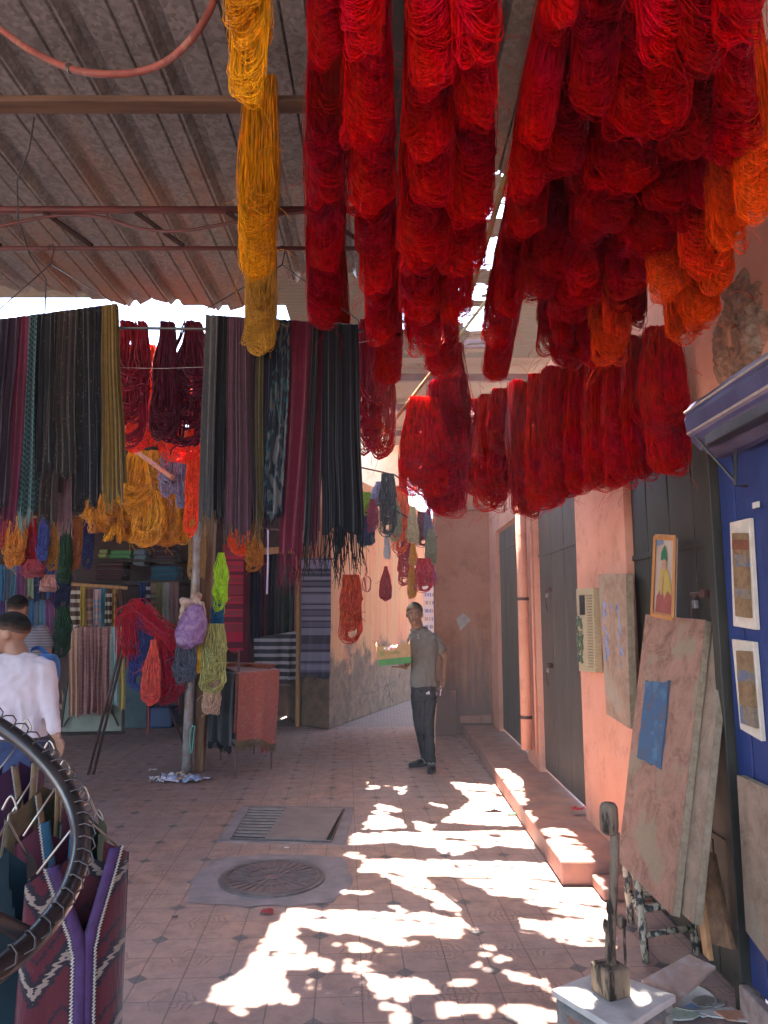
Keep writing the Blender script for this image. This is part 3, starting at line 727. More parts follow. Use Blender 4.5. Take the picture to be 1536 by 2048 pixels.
for i, (u, v, w_, c, lb) in enumerate([(846, 1000, 82, (.85, .012, .016), 'left and brightest of the three scarlet hanks lit by the sun'), (888, 1040, 84, (.62, .008, .03), 'longest of the three scarlet hanks, hanging in the middle'), (905, 930, 70, DRED, 'right and darkest of the three scarlet hanks')]):
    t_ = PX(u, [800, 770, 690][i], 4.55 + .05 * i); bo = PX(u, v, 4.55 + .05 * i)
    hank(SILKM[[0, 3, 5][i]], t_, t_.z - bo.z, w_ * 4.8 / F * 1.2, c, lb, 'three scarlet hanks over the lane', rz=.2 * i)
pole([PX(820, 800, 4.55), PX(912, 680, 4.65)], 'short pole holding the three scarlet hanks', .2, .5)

# ---- knitting wool, thicker strands
WOOLM = []
for s_ in range(4):
    me = hank_mesh('wool_hank', .6, .16, 70, .0042, 40 + s_, top=[.4, .7, .55, .3][s_], tuft=[.2, .5, .3, .6][s_], depth=.35, fly=5, legs=6, wav=.008, sides=4)
    me.materials.append(WOOL); WOOLM.append(me)
me = hank_mesh('tied_wool_hank', .6, .16, 70, .0042, 60, top=.15, tuft=.16, depth=.4, fly=3, legs=6, wav=.005, sides=4); me.materials.append(WOOL); TIEDM = me
SOFTM = []
for s_ in range(3):
    me = hank_mesh('fleecy_hank', .6, .22, 150, .0026, 70 + s_, top=.6, tuft=[.45, .6, .35][s_], depth=.5, fly=8, legs=6, wav=.007); me.materials.append(WOOL); SOFTM.append(me)
def wool(u, v0, v1, y, wpx, c, label, me=None, group=None, tilt=0, rz=0, k=0):
    a, bo = PX(u, v0, y), PX(u, v1, y); d = y * math.cos(PITCH)
    return hank(me or WOOLM[k % 4], a, a.z - bo.z, wpx * d / F * 1.15, c, label, group, rz=rz, tilt=tilt)
# between the scarves on the left
wool(268, 650, 895, 4.6, 76, (.28, .012, .03), 'dark red wool hank right of the mustard scarf', k=1)
wool(335, 650, 890, 4.5, 60, (.10, .008, .025), 'maroon wool hank between the two scarf groups, left one', k=0)
wool(388, 652, 915, 4.6, 84, (.13, .01, .03), 'maroon wool hank tucked against the grey scarf', k=3)
wool(285, 695, 905, 5.2, 95, (.95, .05, .01), 'glowing scarlet wool hank behind the dark red one', SOFTM[0])
wool(372, 730, 930, 5.3, 95, (.95, .06, .01), 'glowing scarlet wool hank behind the maroon ones', SOFTM[1])
wool(345, 870, 1000, 5.6, 44, (.30, .24, .36), 'small lilac wool hank above the yellow fleece', k=2)
wool(372, 930, 1020, 5.5, 36, (.22, .2, .33), 'grey-lilac wool hank beside the grey scarf', k=0)
wool(388, 900, 1075, 5.4, 30, (.9, .09, .02), 'narrow orange wool strand hanging beside the grey scarf', k=1)
gy = 'yellow fleecy hanks over the stall'
YL = ['upper row, left', 'upper row, middle', 'upper row, right', 'low and leftmost but one', 'low, under the left end of the pole', 'low, left of the longest', 'longest of the low ones', 'low, right of the longest', 'low, beside the grey scarf', 'middle layer, leftmost', 'middle layer, beside the mustard scarf', 'thin one nearest the grey scarf', 'small one at the far left']
for i, (u, v0, v1, w_) in enumerate([(280, 905, 1040, 66), (318, 905, 1030, 60), (352, 910, 1040, 60), (205, 985, 1070, 60), (238, 980, 1090, 64), (268, 985, 1085, 60), (298, 985, 1098, 66), (330, 990, 1095, 60), (360, 985, 1092, 54), (222, 950, 1055, 66), (255, 930, 1060, 64), (375, 990, 1070, 44), (192, 1000, 1050, 40)]):
    wool(u, v0, v1, 6.4 + .12 * (i % 3), w_, (.72, .30, .012) if i % 2 else (.80, .36, .015), 'yellow fleecy hank over the stall, %s' % YL[i], SOFTM[i % 3], gy, rz=.5 * i)
b = MB(); b.tube([PX(180, 985, 6.5), PX(400, 985, 6.5)], .02, 8); tag(b.build('pole', BROWN, loc=PX(180, 985, 6.5)), 'horizontal pole under the yellow fleecy hanks', 'pole')
b = MB(); b.tube([PX(270, 902, 6.0), PX(345, 955, 5.4)], .018, 8); tag(b.build('pole', mk('salmon_stick', (.5, .2, .12)), loc=PX(270, 902, 6.0)), 'salmon stick slanting above the yellow hanks', 'pole')
# hanks behind the red columns
for i, (u, v0, v1, w_, c, lb) in enumerate([(737, 645, 915, 56, (.42, .006, .03), 'crimson wool hank just right of the black scarves'), (765, 700, 925, 52, (.55, .02, .015), 'red wool hank right of the crimson one, ending level with it')]):
    wool(u, v0, v1, 4.4, w_, c, lb, SOFTM[i], None)
gA = [(715, 925, 1000, 20, (.62, .55, .62), 'white-lilac wool hank by the black fringe', 0), (763, 965, 1015, 40, (.40, .36, .48), 'lilac wool hank coiled above the black one', 2), (733, 985, 1032, 24, (.35, .5, .05), 'small lime wool hank by the black fringe', 1),
 (733, 1025, 1098, 36, (.05, .07, .16), 'navy wool hank under the lime one', 2), (776, 950, 1075, 34, (.035, .035, .04), 'black wool hank hanging in front of the pink wall', 1), (774, 1060, 1120, 14, (.6, .6, .62), 'thin white wool strand below the black hank', 0),
 (802, 975, 1110, 34, (.95, .14, .02), 'orange wool hank hanging over the box carrier', 1), (810, 1070, 1180, 30, (.55, .02, .04), 'red wool hank below the orange one', 3), (825, 1015, 1088, 24, (.50, .42, .22), 'beige wool hank above the mustard ones', 0),
 (826, 1088, 1133, 18, (.72, .30, .02), 'upper mustard wool hank over the carrier', 0), (824, 1134, 1202, 18, (.76, .32, .02), 'lower mustard wool hank over the carrier', 2), (846, 1025, 1095, 28, (.26, .06, .09), 'maroon wool hank near the corner wall', 1),
 (848, 1118, 1186, 34, (.55, .02, .05), 'crimson wool hank nearest the corner wall', 1), (862, 1060, 1135, 24, (.28, .29, .18), 'grey-green wool hank against the corner wall', 2), (856, 1020, 1080, 20, (.22, .19, .28), 'grey wool hank against the corner wall', 0),
 (862, 1130, 1170, 20, (.5, .04, .18), 'small magenta wool hank behind the crimson one', 0), (745, 1000, 1070, 22, (.3, .05, .08), 'dull maroon wool hank beside the navy one', 3), (790, 1000, 1090, 24, (.30, .30, .16), 'olive wool hank behind the black one', 3)]
for i, (u, v0, v1, w_, c, lb, k) in enumerate(gA): wool(u, v0, v1, 8.8 + .15 * (i % 4), w_, c, lb, None, None, k=k)
o = wool(772, 1134, 1203, 10.2, 25, (.50, .02, .04), 'tied crimson wool hank hanging alone on the pink wall', TIEDM)
o = wool(703, 1152, 1290, 10.4, 44, (.78, .10, .03), 'tangled orange wool hank hanging on the stained pink wall', WOOLM[1])
b = MB()
for k, (du, dv) in enumerate(((0, 0), (9, 10), (-9, 12))):
    P = [PX(733 + du * .2, 1135, 10.2)] + [PX(733 + 9 * math.sin(a) + rf.uniform(-2, 2), 1168 - 16 * math.cos(a), 10.2) for a in [x * .6 - .2 for x in range(11)]] + [PX(733, 1185, 10.2)]
    b.tube(P, .004, 4, cap=False)
b.tube([PX(733, 1100, 10.2), PX(733, 1136, 10.2)], .003, 4)
tag(b.build('yarn_loop', mk('crimson_thread', (.45, .03, .06)), loc=PX(733, 1135, 10.2)), 'thin empty loop of crimson yarn dangling on the pink wall', 'yarn loop')
# a line for the alley hanks
b = MB(); b.tube([PX(700, 930, 8.8), PX(790, 950, 8.9), PX(875, 1015, 9.2)], .01, 6); b.tube([PX(780, 1012, 8.8), PX(874, 1075, 9.3)], .008, 6); tag(b.build('clothes_line', RUSTM, loc=PX(700, 930, 8.8)), 'rusty rod line strung across the alley mouth for wool', 'rod')
# row of hanks along the left stall
gS = 'wool hanks along the left stall front'
for i, (u, v0, v1, w_, c, lb, k) in enumerate([(36, 1035, 1140, 42, (.62, .22, .02), 'orange-yellow wool hank at the left stall, nearest the frame edge', 2), (66, 1035, 1148, 28, (.42, .012, .02), 'deep red wool hank at the left stall', 0), (90, 1038, 1130, 24, (.06, .08, .30), 'blue wool hank at the left stall', 2),
  (113, 1040, 1150, 26, (.50, .22, .03), 'ochre wool hank at the left stall', 3), (135, 1030, 1170, 26, (.02, .06, .025), 'dark green wool hank at the left stall', 0), (155, 1035, 1148, 26, (.42, .13, .02), 'rust wool hank at the left stall', 2), (180, 1030, 1140, 22, (.02, .025, .10), 'navy wool hank at the left stall', 1),
  (10, 1040, 1100, 20, (.4, .05, .03), 'brick red wool hank at the left edge of the photo', 0), (128, 1215, 1325, 34, (.012, .05, .02), 'dark green tangled wool hank hanging by the brown pole', 3), (130, 1120, 1225, 30, (.015, .02, .06), 'midnight blue wool hank above the green tangle', 1),
  (70, 1120, 1158, 44, (.45, .06, .08), 'short pink-red wool hank under the deep red one', 2), (100, 1150, 1185, 40, (.60, .30, .26), 'pale pink wool hank under the ochre one', 0)]):
    wool(u, v0, v1, 7.2 + .1 * (i % 2), w_, c, lb, None, gS, k=k)
b = MB(); b.tube([PX(-60, 1036, 7.25), PX(200, 1032, 7.25)], .015, 8); tag(b.build('pole', BROWN, loc=PX(-60, 1036, 7.25)), 'pole along the left stall front carrying coloured wool', 'pole')

# ================================================================ SCARVES
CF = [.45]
def scarf_mat(name, c1, c2, kind='plain', c3=None, trans=.12):
    if name in MATS: return MATS[name]
    m, t, b = nodes(name, .85, 0, .2); b.inputs['Sheen Weight'].default_value = .25
    co = coord(t, (1, 1, 1)); sp = N(t, 'SeparateXYZ'); L(t, co, sp.inputs[0])
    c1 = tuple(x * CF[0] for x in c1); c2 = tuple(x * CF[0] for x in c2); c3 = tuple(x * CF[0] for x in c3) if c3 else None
    f = fnoise(t, co, 30, 5); out = ramp(t, f, [(.35, tuple(x * .75 for x in c1)), (.65, c1)])
    if kind == 'stripe':
        s = mth(t, 'SINE', mth(t, 'MULTIPLY', sp.outputs[2], 55)); out = mixc(t, mth(t, 'GREATER_THAN', s, .25), out, c2)
    elif kind == 'bands':
        n_ = N(t, 'TexNoise', noise_dimensions='1D', Scale=6.0, Detail=0); L(t, sp.outputs[2], n_.inputs['W'])
        out = ramp(t, n_.outputs[0], [(.0, c1), (.45, c2), (.52, c3 or c1), (.6, c1)], 'CONSTANT')
    elif kind == 'check':
        s = mth(t, 'MULTIPLY', mth(t, 'SINE', mth(t, 'MULTIPLY', sp.outputs[2], 230)), mth(t, 'SINE', mth(t, 'MULTIPLY', sp.outputs[0], 230))); out = mixc(t, mth(t, 'GREATER_THAN', s, .0), out, c2)
    elif kind == 'lace':
        v = N(t, 'TexVoronoi', Scale=70.0); L(t, coord(t, (1, .4, .6)), v.inputs['Vector']); n2 = fnoise(t, co, 12, 3)
        out = mixc(t, mth(t, 'MULTIPLY', ramp(t, v.outputs[0], [(.2, (1,)*3), (.34, (0,)*3)]), ramp(t, n2, [(.42, (0,)*3), (.56, (1,)*3)])), out, c2)
    elif kind == 'ikat':
        n2 = fnoise(t, coord(t, (3, 1, 1)), 9, 2, .4, 1.5); out = ramp(t, n2, [(.40, c1), (.50, c2), (.56, c3 or c1)], 'CONSTANT')
    elif kind == 'grad':
        out = mixc(t, ramp(t, sp.outputs[2], [(.1, (0,)*3), (.9, (1,)*3)]), c2, out)
    L(t, out, b.inputs['Base Color'])
    bump(t, b, fnoise(t, coord(t, (1, 1, .1)), 150, 2), .3, .003)
    if trans: add_trans(t, b, out, trans)
    return m
def cloth(name, label, cat, tl, tr, bl, br, mat, folds=5, amp=.02, fr=.07, frmat=None, back=True, group=None, seed=0, flare=1, parent=None, dens=1.0, hem=.022, sag=0):
    """pleated cloth from the edge tl-tr down to bl-br; fringe strands as a part"""
    rd = random.Random(seed * 7 + 3); tl, tr, bl, br = map(Vector, (tl, tr, bl, br))
    ph = rd.uniform(0, 6.28); f2 = rd.uniform(1.7, 2.6); nrm = (tr - tl).cross(Vector((0, 0, 1)))
    nrm = nrm.normalized() if nrm.length > 1e-6 else Vector((0, -1, 0))
    if nrm.y > 0: nrm = -nrm
    ph3 = rd.uniform(0, 6); wrp = .35 / max(1, folds)
    def surf(u, v, side=0):
        uo = u; t0 = tl.lerp(tr, u); b0 = bl.lerp(br, u)
        a = amp * (.25 + .75 * min(1, v * 2.2)) * (1 if side == 0 else .8)
        u = u + wrp * 1.6 * noise.noise(Vector((u * folds * .8, v * .6, seed * 3.1)))
        k = math.sin(u * folds * 6.283 + ph + v * .8 * math.sin(v * 2 + ph)) + .45 * math.sin(u * folds * f2 * 6.283 + ph * 2 + v * 1.3) + .3 * noise.noise(Vector((u * 3 + seed, v * 2.5, side)))
        k = math.copysign(abs(k) ** .75, k)
        p = t0.lerp(b0, v) + nrm * (a * k + (.012 if side == 0 else -.03)) + (tr - tl).normalized() * (.022 * v * noise.noise(Vector((v * 1.7, seed * 1.37, 2)))) + (tr - tl).normalized() * (.006 * v * noise.noise(Vector((uo * 6, v * 3, seed))))
        if v == 1: p += Vector((0, 0, hem * math.sin(u * 6.283 * 1.3 + ph3)))
        p.z -= sag * math.sin(math.pi * u) * (1 - v)
        return p
    nu = max(10, int(folds * 12)); nv = 14
    b = MB(); b.grid(lambda u, v: surf(u, v, 0), nu, nv)
    if back:
        zc = rd.uniform(.86, .97)
        b.grid(lambda u, v: surf(u, v * zc, 1) + nrm * -.012, max(8, nu // 2), 8)
        b.grid(lambda u, v: (surf(u, 0, 0).lerp(surf(u, 0, 1) + nrm * -.012, v) + Vector((0, 0, .012 * math.sin(math.pi * v)))), nu, 4)
    if parent is None: o = b.build(name, mat, loc=(tl + tr) / 2, smooth=True); tag(o, label, cat, group)
    else: o = b.build(name, mat, parent, smooth=True)
    if fr:
        b = MB(); wd = (br - bl).length; n_ = int(max(8, wd / .0042) * dens)
        for i in range(n_):
            u = (i + rd.random() * .6) / n_; p = surf(min(u, 1), 1, 0); l_ = fr * rd.uniform(.7, 1.2)
            q = p + Vector((rd.gauss(0, .05) * l_, rd.gauss(0, .05) * l_, -l_ * .5)); e = q + Vector((rd.gauss(0, .12) * l_, rd.gauss(0, .1) * l_, -l_ * .5))
            b.tube([p + Vector((0, 0, .01)), q, e], [.0022, .0026, .0014], 3, cap=False)
        b.build('fringe', frmat or mat, o)
    return o
def sc(label, ut0, ut1, ub0, ub1, vt0, vt1, vb, y, mat, **kw):
    vb0, vb1 = vb if isinstance(vb, tuple) else (vb, vb)
    return cloth('scarf', label, 'scarf', PX(ut0, vt0, y), PX(ut1, vt1, y), PX(ub0, vb0, y), PX(ub1, vb1, y), mat, **kw)
def top1(u): return 641 - (u / 225) * 30                      # upper edge of the left scarf group
S = scarf_mat
Ls = [('purple-black fringed scarf at the left edge', -40, 22, -40, -4, 1040, S('plum_cloth', (.035, .018, .04), (0, 0, 0)), 4, .08, None),
 ('dark aubergine scarf next to the raspberry one', 14, 42, -8, 18, 1005, S('aubergine_cloth', (.06, .025, .05), (0, 0, 0)), 2, .06, None),
 ('raspberry pink scarf ending in a short fringe', 38, 64, 10, 38, 1040, S('raspberry_cloth', (.24, .022, .07), (.1, .01, .03)), 2, .05, None),
 ('teal and black houndstooth scarf with a pale green fringe', 60, 78, 36, 68, 1030, S('teal_check', (.03, .08, .08), (.10, .20, .20), 'check'), 3, .08, S('pale_teal_fringe', (.2, .32, .28), (0, 0, 0))),
 ('black lace scarf right of the teal one', 76, 112, 60, 112, 940, S('black_lace', (.014, .014, .018), (.05, .045, .05), 'lace'), 3, .03, None),
 ('brown sequinned scarf hanging low', 104, 138, 76, 118, 1040, S('brown_lace', (.06, .035, .025), (.20, .13, .09), 'lace'), 3, .03, None),
 ('short mottled brown scarf in the middle of the left group', 122, 158, 110, 152, 950, S('mottled_lace', (.05, .035, .028), (.15, .10, .07), 'lace'), 3, .02, None),
 ('black dotted scarf with an uneven hem', 155, 188, 150, 200, 1005, S('dotted_lace', (.02, .018, .018), (.13, .11, .09), 'lace'), 3, .02, None),
 ('dark blue-black scarf beside the mustard one', 184, 210, 168, 210, 990, S('ink_lace', (.015, .017, .028), (.08, .08, .09), 'lace'), 3, .02, None),
 ('mustard yellow scarf at the right end of the left group', 206, 232, 205, 248, 1000, S('mustard_cloth', (.36, .22, .045), (.2, .1, .02)), 4, .04, None)]
for i, (lb, a, b2, c, d, vb, m_, fo, fr, fm) in enumerate(Ls):
    sc(lb, a, b2, c, d, top1(a), top1(b2), vb, 3.42 + .014 * (i % 3), m_, folds=fo, amp=.014, fr=fr, frmat=fm, seed=i)
sc('pale pink fringed scarf showing below the black lace', 118, 146, 113, 146, 800, 800, 1045, 3.56, S('blush_cloth', (.42, .22, .24), (0, 0, 0)), folds=3, amp=.01, fr=.07, seed=31, back=False)
def top2(u): return 632 + (u - 410) / 310 * 20
Rs = [('pale grey scarf at the left end of the right group', 413, 438, 398, 426, 1035, S('grey_cloth', (.17, .165, .16), (0, 0, 0)), 2, .11, S('straw_fringe', (.26, .17, .09), (0, 0, 0))),
 ('black scarf beside the pale grey one', 436, 457, 424, 450, 1030, S('black_cloth', (.012, .012, .016), (0, 0, 0)), 2, .05, None),
 ('dusty mauve pleated scarf', 456, 497, 448, 503, 1060, S('mauve_cloth', (.15, .06, .085), (0, 0, 0)), 5, .06, S('taupe_fringe', (.13, .09, .08), (0, 0, 0))),
 ('brown-mauve scarf, narrower, right of the dusty mauve', 495, 518, 496, 516, 1050, S('cocoa_cloth', (.085, .038, .05), (0, 0, 0)), 3, .10, S('rust_fringe', (.20, .07, .03), (0, 0, 0))),
 ('narrow olive-gold scarf with beaded fringe', 515, 530, 510, 526, 1045, S('olive_gold_cloth', (.20, .16, .055), (0, 0, 0)), 2, .09, S('bead_fringe', (.28, .17, .06), (0, 0, 0))),
 ('navy scarf between the gold and the teal patterned one', 528, 550, 522, 542, 1030, S('navy_cloth', (.018, .025, .06), (0, 0, 0)), 2, .09, None),
 ('teal and black patterned scarf', 548, 580, 530, 572, 1035, S('teal_ikat', (.012, .02, .04), (.03, .16, .19), 'ikat', (.22, .2, .19)), 3, .02, S('dark_fringe', (.02, .02, .04), (0, 0, 0))),
 ('broad crimson scarf reaching lowest in the right group', 579, 626, 560, 606, 1105, S('crimson_cloth', (.23, .012, .045), (.2, .01, .04)), 2, .16, None),
 ('black scarf touching the crimson one', 624, 640, 604, 622, 1100, S('coal_cloth', (.016, .013, .016), (0, 0, 0)), 2, .12, S('brown_fringe', (.06, .035, .025), (0, 0, 0))),
 ('thin dark crimson scarf between black ones', 636, 650, 626, 640, 1092, S('wine_cloth', (.14, .012, .035), (0, 0, 0)), 1, .10, None),
 ('big black fuzzy shawl with a bobbled fringe', 646, 716, 640, 724, 1062, S('fuzzy_black', (.010, .012, .02), (0, 0, 0)), 4, .17, None),
 ('dark bottle green scarf showing under the black shawl', 672, 700, 672, 694, 1100, S('bottle_green', (.02, .045, .035), (0, 0, 0)), 2, .17, None)]
for i, (lb, a, b2, c, d, vb, m_, fo, fr, fm) in enumerate(Rs):
    sc(lb, a, b2, c, d, top2(a), top2(b2), vb, 3.42 + .02 * (i % 2) + (.05 if i == 11 else 0), m_, folds=fo, amp=.014 if fo < 5 else .01, fr=fr, frmat=fm, seed=50 + i)
# rods through the scarves and the wire hangers above
for a, c, lb in ((PX(-60, 652, 3.45), PX(232, 613, 3.45), 'dark rod inside the left scarf group'), (PX(225, 652, 3.47), PX(726, 658, 3.47), 'dark rod inside the right scarf group')):
    b = MB(); b.tube([a - Vector((0, 0, .01)), c - Vector((0, 0, .01))], .008, 8); tag(b.build('rod', BLACKM, loc=a), lb, 'rod')
def hanger(uh, vh, ul, vl, ur, vr, y, lb):
    b = MB(); a = PX(uh, vh + 34, y)
    b.tube([PX(uh - 5, vh + 6, y), PX(uh - 3, vh - 4, y), PX(uh + 3, vh - 5, y), PX(uh + 6, vh + 4, y), PX(uh + 4, vh + 14, y), a], .0032, 6, cap=False)
    l_, r_ = PX(ul, vl, y), PX(ur, vr, y)
    b.tube([a, a.lerp(l_, .5), l_, l_ + Vector((-.005, 0, -.03)), l_ + Vector((.03, 0, -.05))], .0032, 6); b.tube([a, a.lerp(r_, .5), r_, r_ + Vector((.006, 0, -.03)), r_ + Vector((-.03, 0, -.05))], .0032, 6)
    tag(b.build('hanger', BLACKM, loc=a, smooth=True), lb, 'hanger')
hanger(102, 494, -5, 622, 225, 604, 3.44, 'bent wire hanger hooked on the truss over the left scarf group')
hanger(564, 496, 413, 618, 716, 640, 3.44, 'bent wire hanger hooked on the truss over the right scarf group')
b = MB(); b.tube([PX(230, 735, 3.5), PX(320, 737, 3.5), PX(412, 734, 3.5)], .0018, 4); b.tube([PX(700, 688, 3.5), PX(750, 680, 3.5)], .0018, 4); tag(b.build('wire', WIRE, loc=PX(230, 735, 3.5)), 'taut pale wire stretched between the two scarf groups', 'wire')
b = MB(); P = [PX(*q) for q in ((68, 236, 2.7), (58, 300, 2.85), (34, 360, 3.0), (36, 440, 3.2), (60, 510, 3.3), (92, 560, 3.4), (90, 622, 3.43))]
b.tube(P, .004, 5); tag(b.build('cable', BLACKM, loc=P[0], smooth=True), 'thin black cable dangling from the roof beam past the truss', 'cable')
hose = thing('hose', 'dusty red hose looping below the tin roof', 'hose', PX(200, 148, 2.15))
P = smooth_pts([PX(*q) for q in ((-60, 20, 2.2), (0, 58, 2.2), (60, 100, 2.2), (140, 137, 2.15), (210, 148, 2.1), (280, 143, 2.1), (340, 118, 2.05), (395, 62, 2.0), (428, 0, 2.0), (436, -60, 2.0))])
b = MB(); b.tube(P, .0115, 10); b.build('tube', mk('red_rubber', (.24, .065, .045), (.15, .04, .03), .6, 20, c3=(.3, .16, .12)), hose, smooth=True)
b = MB(); b.tube([PX(136, 134, 2.15), PX(143, 139, 2.15)], .015, 8); b.build('tape', BLACKM, hose)
P = smooth_pts([PX(*q) for q in ((-40, 462, 3.4), (40, 444, 3.4), (110, 432, 3.4), (200, 434, 3.4), (270, 455, 3.4), (350, 463, 3.4), (440, 450, 3.4), (560, 430, 3.4), (620, 424, 3.4))])
b = MB(); b.tube(P, .008, 8); tag(b.build('cable', MAROONM, loc=P[0], smooth=True), 'sagging maroon cable strung along the truss', 'cable')
# ================================================================ ART BOARDS ON THE RIGHT
def D(u, v, d): return CAM + ray(u, v) * d                   # point at distance d along the view axis
def art_mat(name, base, c2, c3=None, sc_=9, bm=1.4):
    m, t, b = nodes(name, .9, 0, .2); co = coord(t, (1, 1, 1))
    f = fnoise(t, co, sc_, 9, .75, .6); c = ramp(t, f, [(.3, c2), (.5, base), (.7, tuple(min(1, x * 1.25) for x in base))])
    if c3: c = mixc(t, ramp(t, fnoise(t, co, sc_ * .4, 4, .6), [(.54, (0,)*3), (.6, (.8,)*3)]), c, c3)
    L(t, c, b.inputs['Base Color'])
    h = mth(t, 'ADD', fnoise(t, co, 60, 8, .8), fnoise(t, co, 18, 6, .7)); bump(t, b, h, bm, .012); return m
EDGE = mk('board_edge', (.34, .26, .17), (.22, .16, .10), .85, 30)
TEXA = art_mat('gritty_pink_plaster', (.44, .23, .155), (.20, .09, .06), (.40, .30, .19))
TEXB = art_mat('gritty_cream_plaster', (.42, .28, .19), (.26, .155, .10), (.42, .34, .25))
BLUEP = art_mat('flaking_blue', (.065, .11, .18), (.15, .10, .09), (.10, .19, .27), 13, .8)
# big leaning pair
def board(name, label, A, B, C, Dd, t, face, edge=EDGE, cat='painting'):
    root = thing(name, label, cat, C)
    b = MB(); b.slab(Dd, C, B, A, t); o = b.build('board', edge, root, bevel=.004)
    n = -Vector(t).normalized() * .003
    b = MB(); b.slab(Dd + n, C + n, B + n, A + n, n * -.6); b.build('painted_face', face, root)
    return root
A, B, C, E_ = D(1292, 1229, 4.05), D(1412, 1240, 3.45), D(1345, 1832, 2.95), D(1237, 1722, 3.55)
nn = (B - A).cross(E_ - A).normalized()
if nn.x < 0: nn = -nn
bt = nn * .035
bd = board('art_board', 'tall gritty pink plaster painting with a raised blue rectangle, leaning on the olive doors', A, B, C, E_, bt, TEXA)
def inb(s, t): return A.lerp(B, s).lerp(E_.lerp(C, s), t)
def in_px(u, v):
    # point of the board plane seen at pixel
    r = ray(u, v); k = (A - CAM).dot(nn) / r.dot(nn); return CAM + r * k
Q = [in_px(1315, 1392), in_px(1350, 1398), in_px(1322, 1582), in_px(1286, 1550)]
Q = [inb(.20, .29), inb(.60, .265), inb(.62, .585), inb(.20, .60)]; Q = [p - nn * .006 for p in Q]
b = MB(); rj = random.Random(2)
ring_ = []
for i in range(4):
    for k in range(7):
        p = Q[i].lerp(Q[(i + 1) % 4], k / 7); ring_.append(p + Vector((0, rj.uniform(-.006, .006), rj.uniform(-.008, .008))))
m_ = len(ring_); f0 = [p - nn * .012 for p in ring_]; b.add(f0 + ring_, [tuple(range(m_))] + [(i, (i+1) % m_, m_+(i+1) % m_, m_+i) for i in range(m_)])
b.build('blue_patch', BLUEP, bd)
o2 = nn * .042
bd2 = board('art_board', 'second thick board stacked behind the tall pink plaster painting', A + o2 + (B - A) * .10, B + o2 + (B - A) * .16, C + o2 + (B - A) * .16 + Vector((0, 0, .02)), E_ + o2 + (B - A) * .10, bt, TEXB)
# seated figure in a frame, standing on the boards
A, B, C, E_ = D(1312, 1074, 3.78), D(1352, 1076, 3.62), D(1348, 1236, 3.52), D(1306, 1228, 3.70)
nn = (B - A).cross(E_ - A).normalized(); nn = nn if nn.x > 0 else -nn
fr = thing('picture', 'small framed painting of a seated figure in a green pointed hat', 'painting', C)
b = MB(); b.slab(E_, C, B, A, nn * .012); b.build('canvas', mk('warm_grey_canvas', (.45, .33, .25), (.38, .27, .2), .8, 8), fr)
def iq(s, t): return A.lerp(B, s).lerp(E_.lerp(C, s), t)
b = MB()
for p, q in ((iq(0, 0), iq(1, 0)), (iq(1, 0), iq(1, 1)), (iq(1, 1), iq(0, 1)), (iq(0, 1), iq(0, 0))):
    b.tube([p - nn * .006, q - nn * .006], .009, 4, squash=1.6)
b.build('frame', wood('orange_wood', (.46, .20, .06), (.34, .13, .04)), fr)
def fig(pts, mat, name, k):
    b = MB(); P = [iq(s, t) - nn * (.002 + .0012 * k) for s, t in pts]; b.add(P, [tuple(range(len(P)))]); b.build(name, mat, fr)
fig([(.32,.42),(.5,.4),(.68,.42),(.86,.62),(.9,.76),(.3,.78),(.22,.7)], mk('ochre_paint', (.42, .28, .06), bmp=0), 'painted_robe', 1)
fig([(.18,.76),(.4,.66),(.55,.78),(.7,.68),(.92,.74),(.94,.98),(.14,.98)], mk('brick_paint', (.30, .07, .05), bmp=0), 'painted_trousers', 2)
fig([(.38,.28),(.6,.28),(.62,.38),(.52,.44),(.42,.4)], mk('skin_paint', (.42, .22, .13), bmp=0), 'painted_face', 3)
fig([(.34,.31),(.36,.2),(.5,.1),(.62,.2),(.66,.31),(.5,.28)], mk('green_paint', (.03, .16, .07), bmp=0), 'painted_hat', 4)
fig([(.4,.5),(.5,.46),(.46,.74),(.36,.74)], mk('skin_paint', (.42, .22, .13), bmp=0), 'painted_arm', 4)
fig([(.05,.03),(.4,.03),(.4,.09),(.05,.12)], mk('blue_grey_paint', (.2, .24, .32), bmp=0), 'painted_corner', 1)
# hanging pale board on the pier
A, B, C, E_ = WX(1197, 1148, 1.47), WX(1252, 1148, 1.47), WX(1262, 1458, 1.47), WX(1214, 1428, 1.47)
bd = board('art_board', 'narrow cream plaster painting with flecks of blue, hung on the salmon pier', A, B, C, E_, (.045, 0, 0), TEXB)
b = MB(); rj = random.Random(9)
for k in range(46):
    s = rj.choice([rj.uniform(.08, .7), rj.uniform(.1, .3), rj.uniform(.66, .8)]); t = rj.uniform(.22, .29) if k < 16 else rj.uniform(.3, .62)
    if k >= 16: s = rj.choice([rj.uniform(.08, .26), rj.uniform(.66, .82)])
    p = A.lerp(B, s).lerp(E_.lerp(C, s), t) + Vector((-.005, 0, 0)); h = rj.uniform(.008, .03); w_ = rj.uniform(.006, .016)
    b.slab(p + Vector((0, -w_, -h)), p + Vector((0, w_, -h * .8)), p + Vector((0, w_ * .7, h)), p + Vector((0, -w_ * .8, h * .8)), (.003, 0, 0))
b.build('blue_flecks', mk('pale_blue_paint', (.20, .24, .42), (.3, .3, .4), .9, 40), bd)
